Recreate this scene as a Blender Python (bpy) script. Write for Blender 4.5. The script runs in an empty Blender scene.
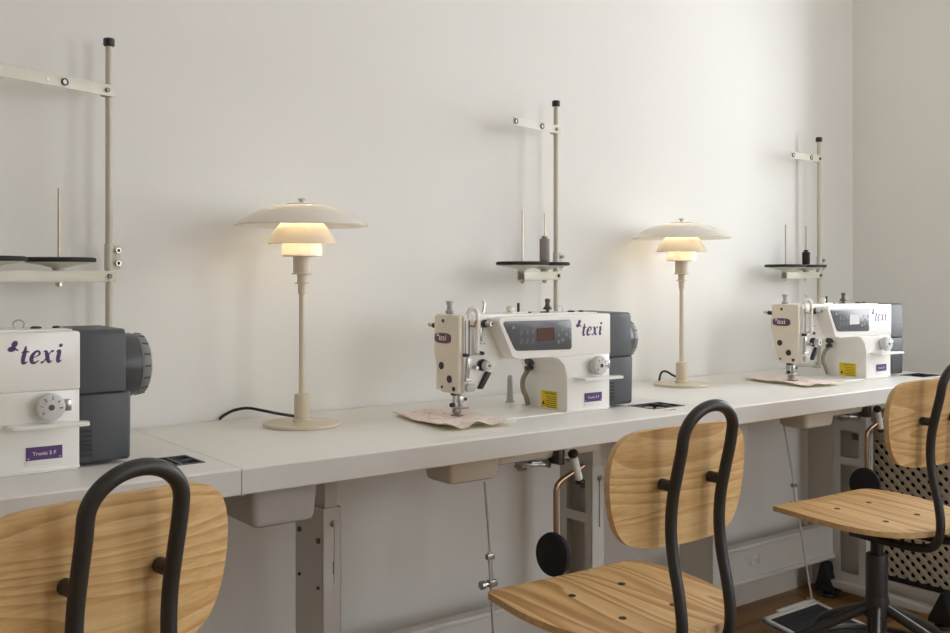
import bpy, bmesh, math, random
from mathutils import Vector, Matrix
random.seed(7)
R = math.radians
PI = math.pi
SC = bpy.context.scene
COL = SC.collection

# ------------------------------------------------------------------ camera
cam_d = bpy.data.cameras.new('camera')
cam_d.sensor_width = 36.0
cam_d.lens = 36.0 * 1013.0 / 950.0
cam_d.shift_y = -42.5 / 950.0
cam_d.clip_start = 0.05
cam = bpy.data.objects.new('camera', cam_d)
cam.location = (0.0, -2.096, 1.07)
cam.rotation_euler = (R(90), 0, R(-37.4))
COL.objects.link(cam)
SC.camera = cam

# ------------------------------------------------------------------ world, exposure
w = bpy.data.worlds.new('overcast_sky')
SC.world = w
w.use_nodes = True
bg = w.node_tree.nodes['Background']
bg.inputs[0].default_value = (0.932, 0.963, 1.0, 1)
bg.inputs[1].default_value = 6.4
SC.view_settings.view_transform = 'Standard'
SC.view_settings.look = 'None'
SC.view_settings.gamma = 1.0
SC.view_settings.use_curve_mapping = False
SC.view_settings.exposure = 0.1
SC.cycles.use_denoising = True
SC.cycles.max_bounces = 14
SC.cycles.diffuse_bounces = 10
SC.cycles.sample_clamp_indirect = 6.0
BULB = 430.0          # radiance of the lamp bulbs

RX = 3.335            # right wall plane
WINS = [(-1.72, -0.43, 0.80, 2.35), (-3.80, -2.70, 0.50, 2.35)]   # y0,y1,z0,z1
for i, (y0, y1, z0, z1) in enumerate(WINS):
    ld = bpy.data.lights.new('window_portal', 'AREA')
    ld.shape = 'RECTANGLE'
    ld.size = z1 - z0
    ld.size_y = y1 - y0
    ld.cycles.is_portal = True
    lo = bpy.data.objects.new('window_portal', ld)
    lo.location = (RX + 0.20, (y0 + y1) / 2, (z0 + z1) / 2)
    lo.rotation_euler = (0, R(90), 0)
    COL.objects.link(lo)

FILL_WIN = (1.75, 3.0, 0.75, 2.30)            # unseen window added behind the camera for fill light: x0,x1,z0,z1
ld = bpy.data.lights.new('window_portal', 'AREA')
ld.shape = 'RECTANGLE'
ld.size = FILL_WIN[1] - FILL_WIN[0]
ld.size_y = FILL_WIN[3] - FILL_WIN[2]
ld.cycles.is_portal = True
lo = bpy.data.objects.new('window_portal', ld)
lo.location = ((FILL_WIN[0] + FILL_WIN[1]) / 2, -4.75, (FILL_WIN[2] + FILL_WIN[3]) / 2)
lo.rotation_euler = (R(90), 0, 0)
COL.objects.link(lo)

# ------------------------------------------------------------------ materials
def lin(c):
    c = c / 255.0
    return c / 12.92 if c <= 0.04045 else ((c + 0.055) / 1.055) ** 2.4
def rgb(r, g, b):
    return (lin(r), lin(g), lin(b), 1.0)

def new_mat(name):
    m = bpy.data.materials.new(name)
    m.use_nodes = True
    nt = m.node_tree
    return m, nt, nt.nodes['Principled BSDF']

def mat(name, col, rough=0.5, metal=0.0, var=0.04, scale=30.0, bump=0.0, bscale=200.0, coat=0.0, spec=0.5):
    m, nt, b = new_mat(name)
    b.inputs['Roughness'].default_value = rough
    b.inputs['Metallic'].default_value = metal
    b.inputs['Coat Weight'].default_value = coat
    b.inputs['Specular IOR Level'].default_value = spec
    tc = nt.nodes.new('ShaderNodeTexCoord')
    n = nt.nodes.new('ShaderNodeTexNoise')
    n.inputs['Scale'].default_value = scale
    n.inputs['Detail'].default_value = 4
    nt.links.new(tc.outputs['Object'], n.inputs['Vector'])
    r = nt.nodes.new('ShaderNodeValToRGB')
    r.color_ramp.elements[0].position = 0.3
    r.color_ramp.elements[1].position = 0.7
    r.color_ramp.elements[0].color = tuple(c * (1 - var) for c in col[:3]) + (1,)
    r.color_ramp.elements[1].color = tuple(min(1, c * (1 + var)) for c in col[:3]) + (1,)
    nt.links.new(n.outputs['Fac'], r.inputs['Fac'])
    nt.links.new(r.outputs['Color'], b.inputs['Base Color'])
    if bump > 0:
        n2 = nt.nodes.new('ShaderNodeTexNoise')
        n2.inputs['Scale'].default_value = bscale
        n2.inputs['Detail'].default_value = 3
        nt.links.new(tc.outputs['Object'], n2.inputs['Vector'])
        bp = nt.nodes.new('ShaderNodeBump')
        bp.inputs['Strength'].default_value = bump
        bp.inputs['Distance'].default_value = 0.002
        nt.links.new(n2.outputs['Fac'], bp.inputs['Height'])
        nt.links.new(bp.outputs['Normal'], b.inputs['Normal'])
    return m

def wood(name, c0, c1, c2, axis, rough=0.45, ring=11.0, dist=3.2, squash=0.12):
    """flat sawn softwood veneer: wide wandering bands drawn out along one axis"""
    m, nt, b = new_mat(name)
    b.inputs['Roughness'].default_value = rough
    tc = nt.nodes.new('ShaderNodeTexCoord')
    oi = nt.nodes.new('ShaderNodeObjectInfo')
    ad = nt.nodes.new('ShaderNodeVectorMath'); ad.operation = 'ADD'
    mu = nt.nodes.new('ShaderNodeVectorMath'); mu.operation = 'SCALE'
    cx = nt.nodes.new('ShaderNodeCombineXYZ')
    for k in range(3):
        nt.links.new(oi.outputs['Random'], cx.inputs[k])
    nt.links.new(cx.outputs[0], mu.inputs[0]); mu.inputs['Scale'].default_value = 5.0
    mp = nt.nodes.new('ShaderNodeMapping')
    s = [1.0, 1.0, 1.0]; s[axis] = squash
    mp.inputs['Scale'].default_value = s
    nt.links.new(tc.outputs['Object'], ad.inputs[0]); nt.links.new(mu.outputs[0], ad.inputs[1])
    nt.links.new(ad.outputs[0], mp.inputs['Vector'])
    n1 = nt.nodes.new('ShaderNodeTexNoise')
    n1.inputs['Scale'].default_value = ring * 0.75
    n1.inputs['Detail'].default_value = 1.5
    n1.inputs['Distortion'].default_value = 0.25
    nt.links.new(mp.outputs[0], n1.inputs['Vector'])
    m1 = nt.nodes.new('ShaderNodeMath'); m1.operation = 'MULTIPLY'; m1.inputs[1].default_value = dist * 3.0
    nt.links.new(n1.outputs['Fac'], m1.inputs[0])
    fr = nt.nodes.new('ShaderNodeMath'); fr.operation = 'FRACT'
    nt.links.new(m1.outputs[0], fr.inputs[0])
    rp = nt.nodes.new('ShaderNodeValToRGB')
    e = rp.color_ramp.elements
    e[0].position = 0.0; e[0].color = c0
    e[1].position = 1.0; e[1].color = c0
    for p, c in ((0.45, c1), (0.80, c2), (0.95, c2)):
        x = e.new(p); x.color = c
    nt.links.new(fr.outputs[0], rp.inputs['Fac'])
    mp2 = nt.nodes.new('ShaderNodeMapping')
    s2 = [1.0, 1.0, 1.0]; s2[axis] = 0.03
    mp2.inputs['Scale'].default_value = s2
    nt.links.new(ad.outputs[0], mp2.inputs['Vector'])
    n2 = nt.nodes.new('ShaderNodeTexNoise'); n2.inputs['Scale'].default_value = 260; n2.inputs['Detail'].default_value = 2
    nt.links.new(mp2.outputs[0], n2.inputs['Vector'])
    mx = nt.nodes.new('ShaderNodeMix'); mx.data_type = 'RGBA'; mx.blend_type = 'MULTIPLY'
    mx.inputs['Factor'].default_value = 0.35
    nt.links.new(rp.outputs['Color'], mx.inputs['A'])
    r2 = nt.nodes.new('ShaderNodeValToRGB')
    r2.color_ramp.elements[0].position = 0.35; r2.color_ramp.elements[0].color = (0.6, 0.55, 0.5, 1)
    r2.color_ramp.elements[1].position = 0.6; r2.color_ramp.elements[1].color = (1, 1, 1, 1)
    nt.links.new(n2.outputs['Fac'], r2.inputs['Fac'])
    nt.links.new(r2.outputs['Color'], mx.inputs['B'])
    nt.links.new(mx.outputs['Result'], b.inputs['Base Color'])
    return m

M = {}
M['wall'] = mat('wall_paint', rgb(234, 233, 229), 0.9, var=0.012, scale=3, bump=0.25, bscale=420, spec=0.2)
M['ceiling'] = mat('ceiling_paint', rgb(242, 241, 238), 0.9, var=0.01, scale=2, spec=0.2)
M['trim'] = mat('trim_paint', rgb(214, 208, 198), 0.55, var=0.03, scale=6)
M['table'] = mat('table_laminate', rgb(224, 222, 217), 0.38, var=0.012, scale=90, bump=0.05, bscale=600)
M['frame'] = mat('stand_enamel', rgb(205, 203, 198), 0.42, var=0.02, scale=20)
M['pan'] = mat('pan_enamel', rgb(214, 208, 197), 0.4, var=0.03, scale=20)
M['plastic_grey'] = mat('grey_plastic', rgb(176, 175, 171), 0.5, var=0.02)
M['white'] = mat('machine_enamel', rgb(238, 237, 232), 0.3, var=0.01, coat=0.25)
M['ivory'] = mat('faceplate_enamel', rgb(226, 219, 204), 0.35, var=0.015, coat=0.15)
M['motor'] = mat('motor_plastic', rgb(74, 77, 81), 0.42, var=0.04)
M['wheel'] = mat('wheel_plastic', rgb(62, 64, 67), 0.35, var=0.04)
M['wheelrim'] = mat('wheel_rim_plastic', rgb(128, 129, 130), 0.4, var=0.05)
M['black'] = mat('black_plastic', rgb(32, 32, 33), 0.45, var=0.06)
M['rubber'] = mat('black_rubber', rgb(38, 38, 40), 0.8, var=0.1, bump=0.3, bscale=500)
M['panel'] = mat('control_panel_gloss', rgb(84, 87, 92), 0.30, var=0.03, coat=0.0, spec=0.9)
M['screen'] = mat('display_glass', rgb(84, 56, 48), 0.1, var=0.08, coat=0.5)
M['key'] = mat('panel_print', rgb(128, 131, 136), 0.4, var=0.04)
M['steel'] = mat('polished_steel', rgb(186, 184, 180), 0.28, metal=1.0, var=0.05)
M['dark_steel'] = mat('dark_steel', rgb(96, 92, 86), 0.35, metal=1.0, var=0.1)
M['brass'] = mat('brass', rgb(190, 158, 92), 0.3, metal=1.0, var=0.08)
M['warm_steel'] = mat('warm_reflection_steel', rgb(178, 150, 124), 0.3, metal=1.0, var=0.08)  # steel rod, its coppery reflection put into the base colour
M['dial'] = mat('dial_plastic', rgb(206, 206, 204), 0.4, var=0.02)
M['purple'] = mat('purple_print', rgb(84, 50, 110), 0.4, var=0.04)
M['badge'] = mat('badge_enamel', rgb(98, 56, 92), 0.3, var=0.04)
M['ink'] = mat('black_ink', rgb(40, 38, 38), 0.6, var=0.03)
M['label_white'] = mat('label_white', rgb(232, 231, 228), 0.4, var=0.01)
M['yellow'] = mat('yellow_sticker', rgb(232, 205, 22), 0.45, var=0.02)
M['post'] = mat('post_enamel', rgb(196, 190, 172), 0.4, var=0.02)
M['arm'] = mat('arm_enamel', rgb(204, 200, 185), 0.4, var=0.02)
M['lamp'] = mat('lamp_lacquer', rgb(212, 200, 178), 0.35, var=0.01, coat=0.2)
M['tube'] = mat('chair_tube_lacquer', rgb(47, 45, 43), 0.42, var=0.08)
M['thread_taupe'] = mat('taupe_thread', rgb(150, 140, 136), 0.8, var=0.1, scale=300)
M['thread_black'] = mat('black_thread', rgb(34, 33, 35), 0.75, var=0.1, scale=300)
M['edge'] = mat('edge_band', rgb(206, 205, 201), 0.4, var=0.012, scale=60)
M['tray'] = mat('tray_plastic', rgb(74, 76, 80), 0.4, var=0.04)
M['pin'] = mat('pin_steel', rgb(186, 168, 146), 0.35, metal=1.0, var=0.05)
M['link'] = mat('link_steel', rgb(150, 143, 132), 0.4, metal=0.8, var=0.06)
M['galv'] = mat('galvanised_rod', rgb(200, 200, 197), 0.45, metal=0.35, var=0.05)
M['cord'] = mat('black_cable', rgb(30, 30, 31), 0.5, var=0.05)
M['void'] = mat('radiator_dark', rgb(52, 46, 40), 0.8, var=0.05)
M['lattice'] = mat('lattice_paint', rgb(196, 186, 166), 0.6, var=0.04, scale=12)
pine0, pine1, pine2 = rgb(226, 192, 138), rgb(219, 182, 125), rgb(204, 160, 102)
M['pine_back'] = wood('pine_veneer_back', pine0, pine1, pine2, 0, ring=9.5, dist=6.5, squash=0.085)
M['pine_seat'] = wood('pine_veneer_seat', rgb(216, 180, 126), rgb(206, 166, 110), rgb(176, 132, 80), 1, ring=10, dist=6.0, squash=0.075)
M['ply_edge'] = mat('ply_edge', rgb(206, 170, 122), 0.6, var=0.15, scale=80)
M['floor'] = wood('floor_board', rgb(160, 122, 70), rgb(150, 112, 62), rgb(128, 92, 50), 0, rough=0.4, ring=5, dist=2.0, squash=0.06)
M['floor_base'] = mat('floor_base', rgb(60, 42, 26), 0.8)

def opal(nm, lo, hi):
    m, nt, b = new_mat(nm)
    out = nt.nodes['Material Output']
    d = nt.nodes.new('ShaderNodeBsdfTranslucent'); d.inputs[0].default_value = (0.93, 0.90, 0.84, 1)
    b.inputs['Base Color'].default_value = (0.90, 0.88, 0.84, 1)
    b.inputs['Roughness'].default_value = 0.16
    n = nt.nodes.new('ShaderNodeTexNoise'); n.inputs['Scale'].default_value = 14
    r = nt.nodes.new('ShaderNodeMapRange'); r.inputs['To Min'].default_value = lo; r.inputs['To Max'].default_value = hi
    nt.links.new(n.outputs['Fac'], r.inputs['Value'])
    mx = nt.nodes.new('ShaderNodeMixShader')
    nt.links.new(r.outputs[0], mx.inputs[0])
    nt.links.new(b.outputs[0], mx.inputs[1]); nt.links.new(d.outputs[0], mx.inputs[2])
    nt.links.new(mx.outputs[0], out.inputs['Surface'])
    return m
M['opal'] = opal('opal_glass', .56, .62)
M['opal_inner'] = opal('inner_opal_glass', .18, .21)
M['opal_dense'] = opal('dense_opal_glass', .32, .36)

def pane_mat():
    m, nt, b = new_mat('window_glass')
    out = nt.nodes['Material Output']
    t = nt.nodes.new('ShaderNodeBsdfTransparent')
    g = nt.nodes.new('ShaderNodeBsdfGlossy'); g.inputs['Roughness'].default_value = 0.02
    n = nt.nodes.new('ShaderNodeLayerWeight'); n.inputs['Blend'].default_value = 0.1
    mx = nt.nodes.new('ShaderNodeMixShader')
    nt.links.new(n.outputs['Fresnel'], mx.inputs[0])
    nt.links.new(t.outputs[0], mx.inputs[1]); nt.links.new(g.outputs[0], mx.inputs[2])
    nt.links.new(mx.outputs[0], out.inputs['Surface'])
    return m
M['pane'] = pane_mat()

def cloth_mat():
    m, nt, b = new_mat('floral_cloth')
    b.inputs['Roughness'].default_value = 0.95
    tc = nt.nodes.new('ShaderNodeTexCoord')
    v = nt.nodes.new('ShaderNodeTexVoronoi'); v.feature = 'DISTANCE_TO_EDGE'; v.inputs['Scale'].default_value = 42
    n = nt.nodes.new('ShaderNodeTexNoise'); n.inputs['Scale'].default_value = 28; n.inputs['Detail'].default_value = 3
    nt.links.new(tc.outputs['Object'], n.inputs['Vector'])
    mxv = nt.nodes.new('ShaderNodeMix'); mxv.data_type = 'RGBA'; mxv.inputs['Factor'].default_value = 0.12
    nt.links.new(tc.outputs['Object'], mxv.inputs['A']); nt.links.new(n.outputs['Color'], mxv.inputs['B'])
    nt.links.new(mxv.outputs['Result'], v.inputs['Vector'])
    r = nt.nodes.new('ShaderNodeValToRGB')
    e = r.color_ramp.elements
    e[0].position = 0.03; e[0].color = rgb(222, 184, 186)
    e[1].position = 0.14; e[1].color = rgb(244, 237, 228)
    nt.links.new(v.outputs['Distance'], r.inputs['Fac'])
    r2 = nt.nodes.new('ShaderNodeValToRGB')
    r2.color_ramp.elements[0].position = 0.52; r2.color_ramp.elements[0].color = (0, 0, 0, 1)
    r2.color_ramp.elements[1].position = 0.6; r2.color_ramp.elements[1].color = (1, 1, 1, 1)
    nt.links.new(n.outputs['Fac'], r2.inputs['Fac'])
    mx = nt.nodes.new('ShaderNodeMix'); mx.data_type = 'RGBA'
    nt.links.new(r2.outputs['Color'], mx.inputs['Factor'])
    nt.links.new(r.outputs['Color'], mx.inputs['A'])
    mx.inputs['B'].default_value = rgb(240, 224, 220)
    nt.links.new(mx.outputs['Result'], b.inputs['Base Color'])
    return m
M['cloth'] = cloth_mat()
M['cloth_back'] = mat('cloth_lining', rgb(236, 228, 196), 0.95, var=0.03)

# ------------------------------------------------------------------ mesh helpers
def obj(name, bm, m, parent=None, angle=35, label=None):
    bmesh.ops.recalc_face_normals(bm, faces=bm.faces)
    me = bpy.data.meshes.new(name)
    bm.to_mesh(me); bm.free()
    for p in me.polygons:
        p.use_smooth = True
    me.set_sharp_from_angle(angle=R(angle))
    for mm in (m if isinstance(m, (list, tuple)) else [m]):
        me.materials.append(M[mm] if isinstance(mm, str) else mm)
    o = bpy.data.objects.new(name, me)
    COL.objects.link(o)
    if parent:
        o.parent = parent
    if label:
        o['label'] = label
    return o

def empty(name, loc=(0, 0, 0), rz=0.0):
    o = bpy.data.objects.new(name, None)
    o.empty_display_size = 0.05
    o.location = loc
    o.rotation_euler = (0, 0, rz)
    COL.objects.link(o)
    return o

def tag(o, label=None, cat=None, group=None, kind=None):
    if label: o['label'] = label
    if cat: o['category'] = cat
    if group: o['group'] = group
    if kind: o['kind'] = kind
    return o

def kids(o):
    return [c for c in bpy.data.objects if c.parent == o]

def copy_tree(o, parent=None):
    c = o.copy()
    COL.objects.link(c)
    c.parent = parent
    for ch in kids(o):
        copy_tree(ch, c)
    return c

def box(bm, x0, x1, y0, y1, z0, z1, bev=0.0, seg=2):
    t = bmesh.new()
    bmesh.ops.create_cube(t, size=1.0)
    bmesh.ops.scale(t, vec=(x1 - x0, y1 - y0, z1 - z0), verts=t.verts)
    bmesh.ops.translate(t, vec=((x0 + x1) / 2, (y0 + y1) / 2, (z0 + z1) / 2), verts=t.verts)
    if bev > 0:
        bmesh.ops.bevel(t, geom=t.edges[:], offset=bev, segments=seg, profile=0.5, affect='EDGES', clamp_overlap=True)
    merge(bm, t)
    return bm

def merge(bm, t, mtx=None):
    if mtx is not None:
        bmesh.ops.transform(t, matrix=mtx, verts=t.verts)
    me = bpy.data.meshes.new('tmp')
    t.to_mesh(me); t.free()
    bm.from_mesh(me)
    bpy.data.meshes.remove(me)

def basis(d):
    d = Vector(d).normalized()
    a = Vector((0, 0, 1)) if abs(d.z) < 0.9 else Vector((1, 0, 0))
    u = d.cross(a).normalized()
    v = d.cross(u).normalized()
    return u, v

def cyl(bm, p0, p1, r0, r1=None, seg=20, bev=0.0):
    """closed cone or cylinder between two points"""
    if r1 is None: r1 = r0
    p0, p1 = Vector(p0), Vector(p1)
    L = (p1 - p0).length
    pr = [(0, 0), (r0 - bev, 0), (r0, bev), (r1, L - bev), (r1 - bev, L), (0, L)] if bev > 0 else [(0, 0), (r0, 0), (r1, L), (0, L)]
    lathe(bm, pr, p0, p1 - p0, seg)
    return bm

def lathe(bm, prof, origin=(0, 0, 0), axis=(0, 0, 1), seg=32, closed=False):
    """prof: list of (radius, height) along axis"""
    o = Vector(origin); d = Vector(axis).normalized(); u, v = basis(d)
    rings = []
    for r, h in prof:
        c = o + d * h
        if r < 1e-6:
            rings.append([bm.verts.new(c)])
        else:
            rings.append([bm.verts.new(c + (u * math.cos(2 * PI * k / seg) + v * math.sin(2 * PI * k / seg)) * r) for k in range(seg)])
    n = len(rings)
    pairs = [(i, i + 1) for i in range(n - 1)] + ([(n - 1, 0)] if closed else [])
    for i, j in pairs:
        a, b = rings[i], rings[j]
        for k in range(seg):
            k2 = (k + 1) % seg
            if len(a) == 1 and len(b) == 1: continue
            if len(a) == 1: bm.faces.new((a[0], b[k], b[k2]))
            elif len(b) == 1: bm.faces.new((a[k], a[k2], b[0]))
            else: bm.faces.new((a[k], a[k2], b[k2], b[k]))
    return bm

def smooth_path(pts, n=8):
    P = [Vector(p) for p in pts]
    out = []
    for i in range(len(P) - 1):
        p0 = P[max(i - 1, 0)]; p1 = P[i]; p2 = P[i + 1]; p3 = P[min(i + 2, len(P) - 1)]
        for k in range(n):
            t = k / n
            out.append(0.5 * ((2 * p1) + (-p0 + p2) * t + (2 * p0 - 5 * p1 + 4 * p2 - p3) * t * t + (-p0 + 3 * p1 - 3 * p2 + p3) * t ** 3))
    out.append(P[-1])
    return out

def sweep(bm, path, r, seg=12, cap=True, flat=None):
    """round tube along a path (rotation minimising); flat=(a,b) gives an ellipse"""
    P = [Vector(p) for p in path]
    n = len(P)
    T = []
    for i in range(n):
        t = (P[min(i + 1, n - 1)] - P[max(i - 1, 0)]).normalized()
        T.append(t)
    u, v = basis(T[0])
    rings = []
    for i in range(n):
        if i > 0:
            q = T[i - 1].rotation_difference(T[i])
            u = q @ u
            u = (u - T[i] * u.dot(T[i])).normalized()
            v = T[i].cross(u)
        rr = r[i] if isinstance(r, (list, tuple)) else r
        rings.append([bm.verts.new(P[i] + (u * math.cos(2 * PI * k / seg) + v * math.sin(2 * PI * k / seg)) * rr) for k in range(seg)])
    for i in range(n - 1):
        for k in range(seg):
            k2 = (k + 1) % seg
            bm.faces.new((rings[i][k], rings[i][k2], rings[i + 1][k2], rings[i + 1][k]))
    if cap:
        bm.faces.new(rings[0]); bm.faces.new(list(reversed(rings[-1])))
    return bm

def prism(bm, poly, depth, mtx=None, bev=0.0, seg=2, bev_angle=25):
    """poly in local xy, extruded along local z by depth; then transformed"""
    t = bmesh.new()
    a = [t.verts.new((x, y, 0)) for x, y in poly]
    b = [t.verts.new((x, y, depth)) for x, y in poly]
    n = len(poly)
    t.faces.new(list(reversed(a))); t.faces.new(b)
    for i in range(n):
        t.faces.new((a[i], a[(i + 1) % n], b[(i + 1) % n], b[i]))
    bmesh.ops.recalc_face_normals(t, faces=t.faces)
    if bev > 0:
        es = [e for e in t.edges if e.calc_face_angle(0) > R(bev_angle)]
        bmesh.ops.bevel(t, geom=es, offset=bev, segments=seg, profile=0.5, affect='EDGES', clamp_overlap=True)
    merge(bm, t, mtx)
    return bm

# frame matrices: local x,y,z -> world axes
def frame_m(o, ex, ey):
    ex = Vector(ex).normalized(); ey = Vector(ey).normalized(); ez = ex.cross(ey)
    m = Matrix((ex, ey, ez)).transposed().to_4x4()
    m.translation = Vector(o)
    return m

def rounded(poly, rad, n=5):
    """round the corners of a polygon; rad a number or a list"""
    out = []
    N = len(poly)
    for i in range(N):
        p = Vector((poly[i][0], poly[i][1])); a = Vector(poly[i - 1][:2]); c = Vector(poly[(i + 1) % N][:2])
        r = rad[i] if isinstance(rad, (list, tuple)) else rad
        if r <= 0:
            out.append((p.x, p.y)); continue
        d1 = (a - p); d2 = (c - p)
        ang = d1.angle(d2)
        tl = min(r / math.tan(ang / 2), d1.length * 0.49, d2.length * 0.49)
        s = p + d1.normalized() * tl; e = p + d2.normalized() * tl
        for k in range(n + 1):
            t = k / n
            q = s * (1 - t) ** 2 + p * 2 * t * (1 - t) + e * t * t
            out.append((q.x, q.y))
    return out

def rect(x0, x1, y0, y1):
    return [(x0, y0), (x1, y0), (x1, y1), (x0, y1)]

# --- printed words --------------------------------------------------------------
def stroke2d(bm, pts, wid, n=7):
    P = smooth_path([(x, y, w_ * 1.28) for (x, y), w_ in zip(pts, wid)], n)
    L = []; Rr = []
    for i, p in enumerate(P):
        a = P[max(i - 1, 0)]; b = P[min(i + 1, len(P) - 1)]
        t = Vector((b.x - a.x, b.y - a.y)); t.normalize()
        nn = Vector((-t.y, t.x)) * max(p.z, 0.01) / 2
        L.append(bm.verts.new((p.x + nn.x, p.y + nn.y, 0))); Rr.append(bm.verts.new((p.x - nn.x, p.y - nn.y, 0)))
    for i in range(len(P) - 1):
        bm.faces.new((L[i], L[i + 1], Rr[i + 1], Rr[i]))

def disc2d(bm, x, y, rx, ry=None, rot=0.0, n=16):
    ry = ry or rx
    vs = []
    for k in range(n):
        a = 2 * PI * k / n
        px, py = rx * math.cos(a), ry * math.sin(a)
        vs.append(bm.verts.new((x + px * math.cos(rot) - py * math.sin(rot), y + px * math.sin(rot) + py * math.cos(rot), 0)))
    bm.faces.new(vs)

def script_word():
    """slanted serif word t-e-x-i with the two-lobed butterfly mark; x-height 1, baseline 0"""
    t = bmesh.new()
    ox = 0
    def S(pts, wid):
        stroke2d(t, [(x + ox, y) for x, y in pts], wid)
    S([(.28, 1.42), (.27, .9), (.25, .3), (.36, .05), (.62, .16)], [.10, .24, .24, .19, .05]); S([(.02, .93), (.3, .97), (.6, .95)], [.07, .1, .1])
    ox = .78
    S([(.10, .46), (.42, .54), (.66, .74), (.52, .98), (.28, .9), (.10, .55), (.16, .16), (.38, .03), (.70, .22)], [.06, .07, .13, .12, .17, .24, .22, .15, .05])
    ox = 1.66
    S([(.04, .90), (.2, .95), (.34, .72), (.50, .24), (.66, .04), (.84, .16)], [.05, .14, .23, .23, .15, .05]); S([(.02, .10), (.14, .04), (.42, .5), (.66, .94), (.82, .88)], [.18, .09, .08, .09, .18])
    ox = 2.70
    S([(.02, .84), (.18, .96), (.25, .82), (.24, .3), (.32, .05), (.54, .17)], [.05, .16, .24, .24, .18, .05]); disc2d(t, ox + .27, 1.38, .15)
    for v in t.verts:
        v.co.x += v.co.y * 0.18
    disc2d(t, -.32, 1.62, .30, .22, R(60)); disc2d(t, -.55, 1.22, .30, .22, R(10)); stroke2d(t, [(-.4, 1.35), (-.15, 1.15), (-.02, 1.1)], [.16, .1, .05])
    return t

def put_flat(name, t, m, o, ex, ey, s, parent, thick=0.0004, label=None):
    """lay a flat 2d drawing on a surface as a thin printed relief"""
    r = bmesh.ops.extrude_face_region(t, geom=t.faces[:])
    vs = [g for g in r['geom'] if isinstance(g, bmesh.types.BMVert)]
    bmesh.ops.translate(t, vec=(0, 0, thick / s), verts=vs)
    mt = frame_m(o, ex, ey) @ Matrix.Scale(s, 4)
    bmesh.ops.transform(t, matrix=mt, verts=t.verts)
    return obj(name, t, m, parent, label=label)

def plain_text(body, name, m, o, ex, ey, size, parent, align='CENTER'):
    cu = bpy.data.curves.new('txt', 'FONT')
    cu.body = body; cu.size = 1.0; cu.align_x = align; cu.align_y = 'CENTER'; cu.resolution_u = 3
    ob = bpy.data.objects.new('txt', cu); COL.objects.link(ob)
    dg = bpy.context.evaluated_depsgraph_get()
    me = bpy.data.meshes.new_from_object(ob.evaluated_get(dg))
    t = bmesh.new(); t.from_mesh(me)
    bpy.data.objects.remove(ob); bpy.data.curves.remove(cu); bpy.data.meshes.remove(me)
    return put_flat(name, t, m, o, ex, ey, size, parent)

# ------------------------------------------------------------------ room shell
def struct(name, bm, m, parent=None, label=None):
    o = obj(name, bm, m, parent)
    if not parent:
        o['kind'] = 'structure'
        if label: o['label'] = label
    return o

X0, Y0, ZC = -2.2, -4.6, 2.75
b = bmesh.new(); box(b, X0 - .2, RX + .3, 0, .2, 0, ZC); struct('wall_back', b, 'wall', label='long off-white wall behind the sewing tables')
b = bmesh.new(); box(b, X0 - .2, X0, Y0, 0, 0, ZC); struct('wall_left', b, 'wall', label='off-white side wall at the far left of the room')
fx0, fx1, fz0, fz1 = FILL_WIN
b = bmesh.new(); box(b, X0 - .2, fx0, Y0 - .2, Y0, 0, ZC); box(b, fx1, RX + .3, Y0 - .2, Y0, 0, ZC); box(b, fx0, fx1, Y0 - .2, Y0, 0, fz0); box(b, fx0, fx1, Y0 - .2, Y0, fz1, ZC); struct('wall_front', b, 'wall', label='off-white wall opposite the sewing tables')
b = bmesh.new()
ys = [Y0] + [v for y0, y1, _, _ in sorted(WINS) for v in (y0, y1)] + [0]
for i in range(0, len(ys) - 1):
    if i % 2 == 0:
        box(b, RX, RX + .3, ys[i], ys[i + 1], 0, ZC)
    else:
        wz = [q for q in WINS if q[0] == ys[i]][0]; box(b, RX, RX + .3, ys[i], ys[i + 1], 0, wz[2]); box(b, RX, RX + .3, ys[i], ys[i + 1], wz[3], ZC)
struct('wall_right', b, 'wall', label='plain off-white end wall with the windows')
b = bmesh.new(); box(b, X0 - .2, RX + .3, Y0 - .2, .2, ZC, ZC + .15); struct('ceiling', b, 'ceiling', label='flat white ceiling')
b = bmesh.new(); box(b, X0 - .2, RX + .3, Y0 - .2, .2, -.12, -.012)
fl = struct('floor', b, 'floor_base', label='brown wooden plank floor')
pw = 0.135
pl_mesh = {}
row = 0
y = 0.0
while y > Y0:
    x = X0 - (row * 0.61) % 1.7
    while x < RX:
        xa, xb = max(x, X0), min(x + 1.7, RX)
        if xb - xa > .02:
            L = round(xb - xa, 3)
            if L not in pl_mesh:
                t = bmesh.new(); box(t, 0.0008, L - .0008, -pw + .0012, -.0012, -.018, 0, .0012, 1)
                o = obj('plank', t, 'floor', fl); pl_mesh[L] = o.data
            else:
                o = bpy.data.objects.new('plank', pl_mesh[L]); COL.objects.link(o); o.parent = fl
            o.location = (xa, y, 0)
        x += 1.7
    y -= pw; row += 1

b = bmesh.new()
prism(b, [(0, 0), (.02, 0), (.02, .085), (.013, .1), (.008, .115), (0, .12)], 3.058 - X0, frame_m((X0, 0, 0), (0, -1, 0), (0, 0, 1)) @ Matrix.Scale(-1, 4, (0, 0, 1)))
struct('baseboard_back', b, 'trim', label='painted skirting board along the long wall under the tables')

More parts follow.
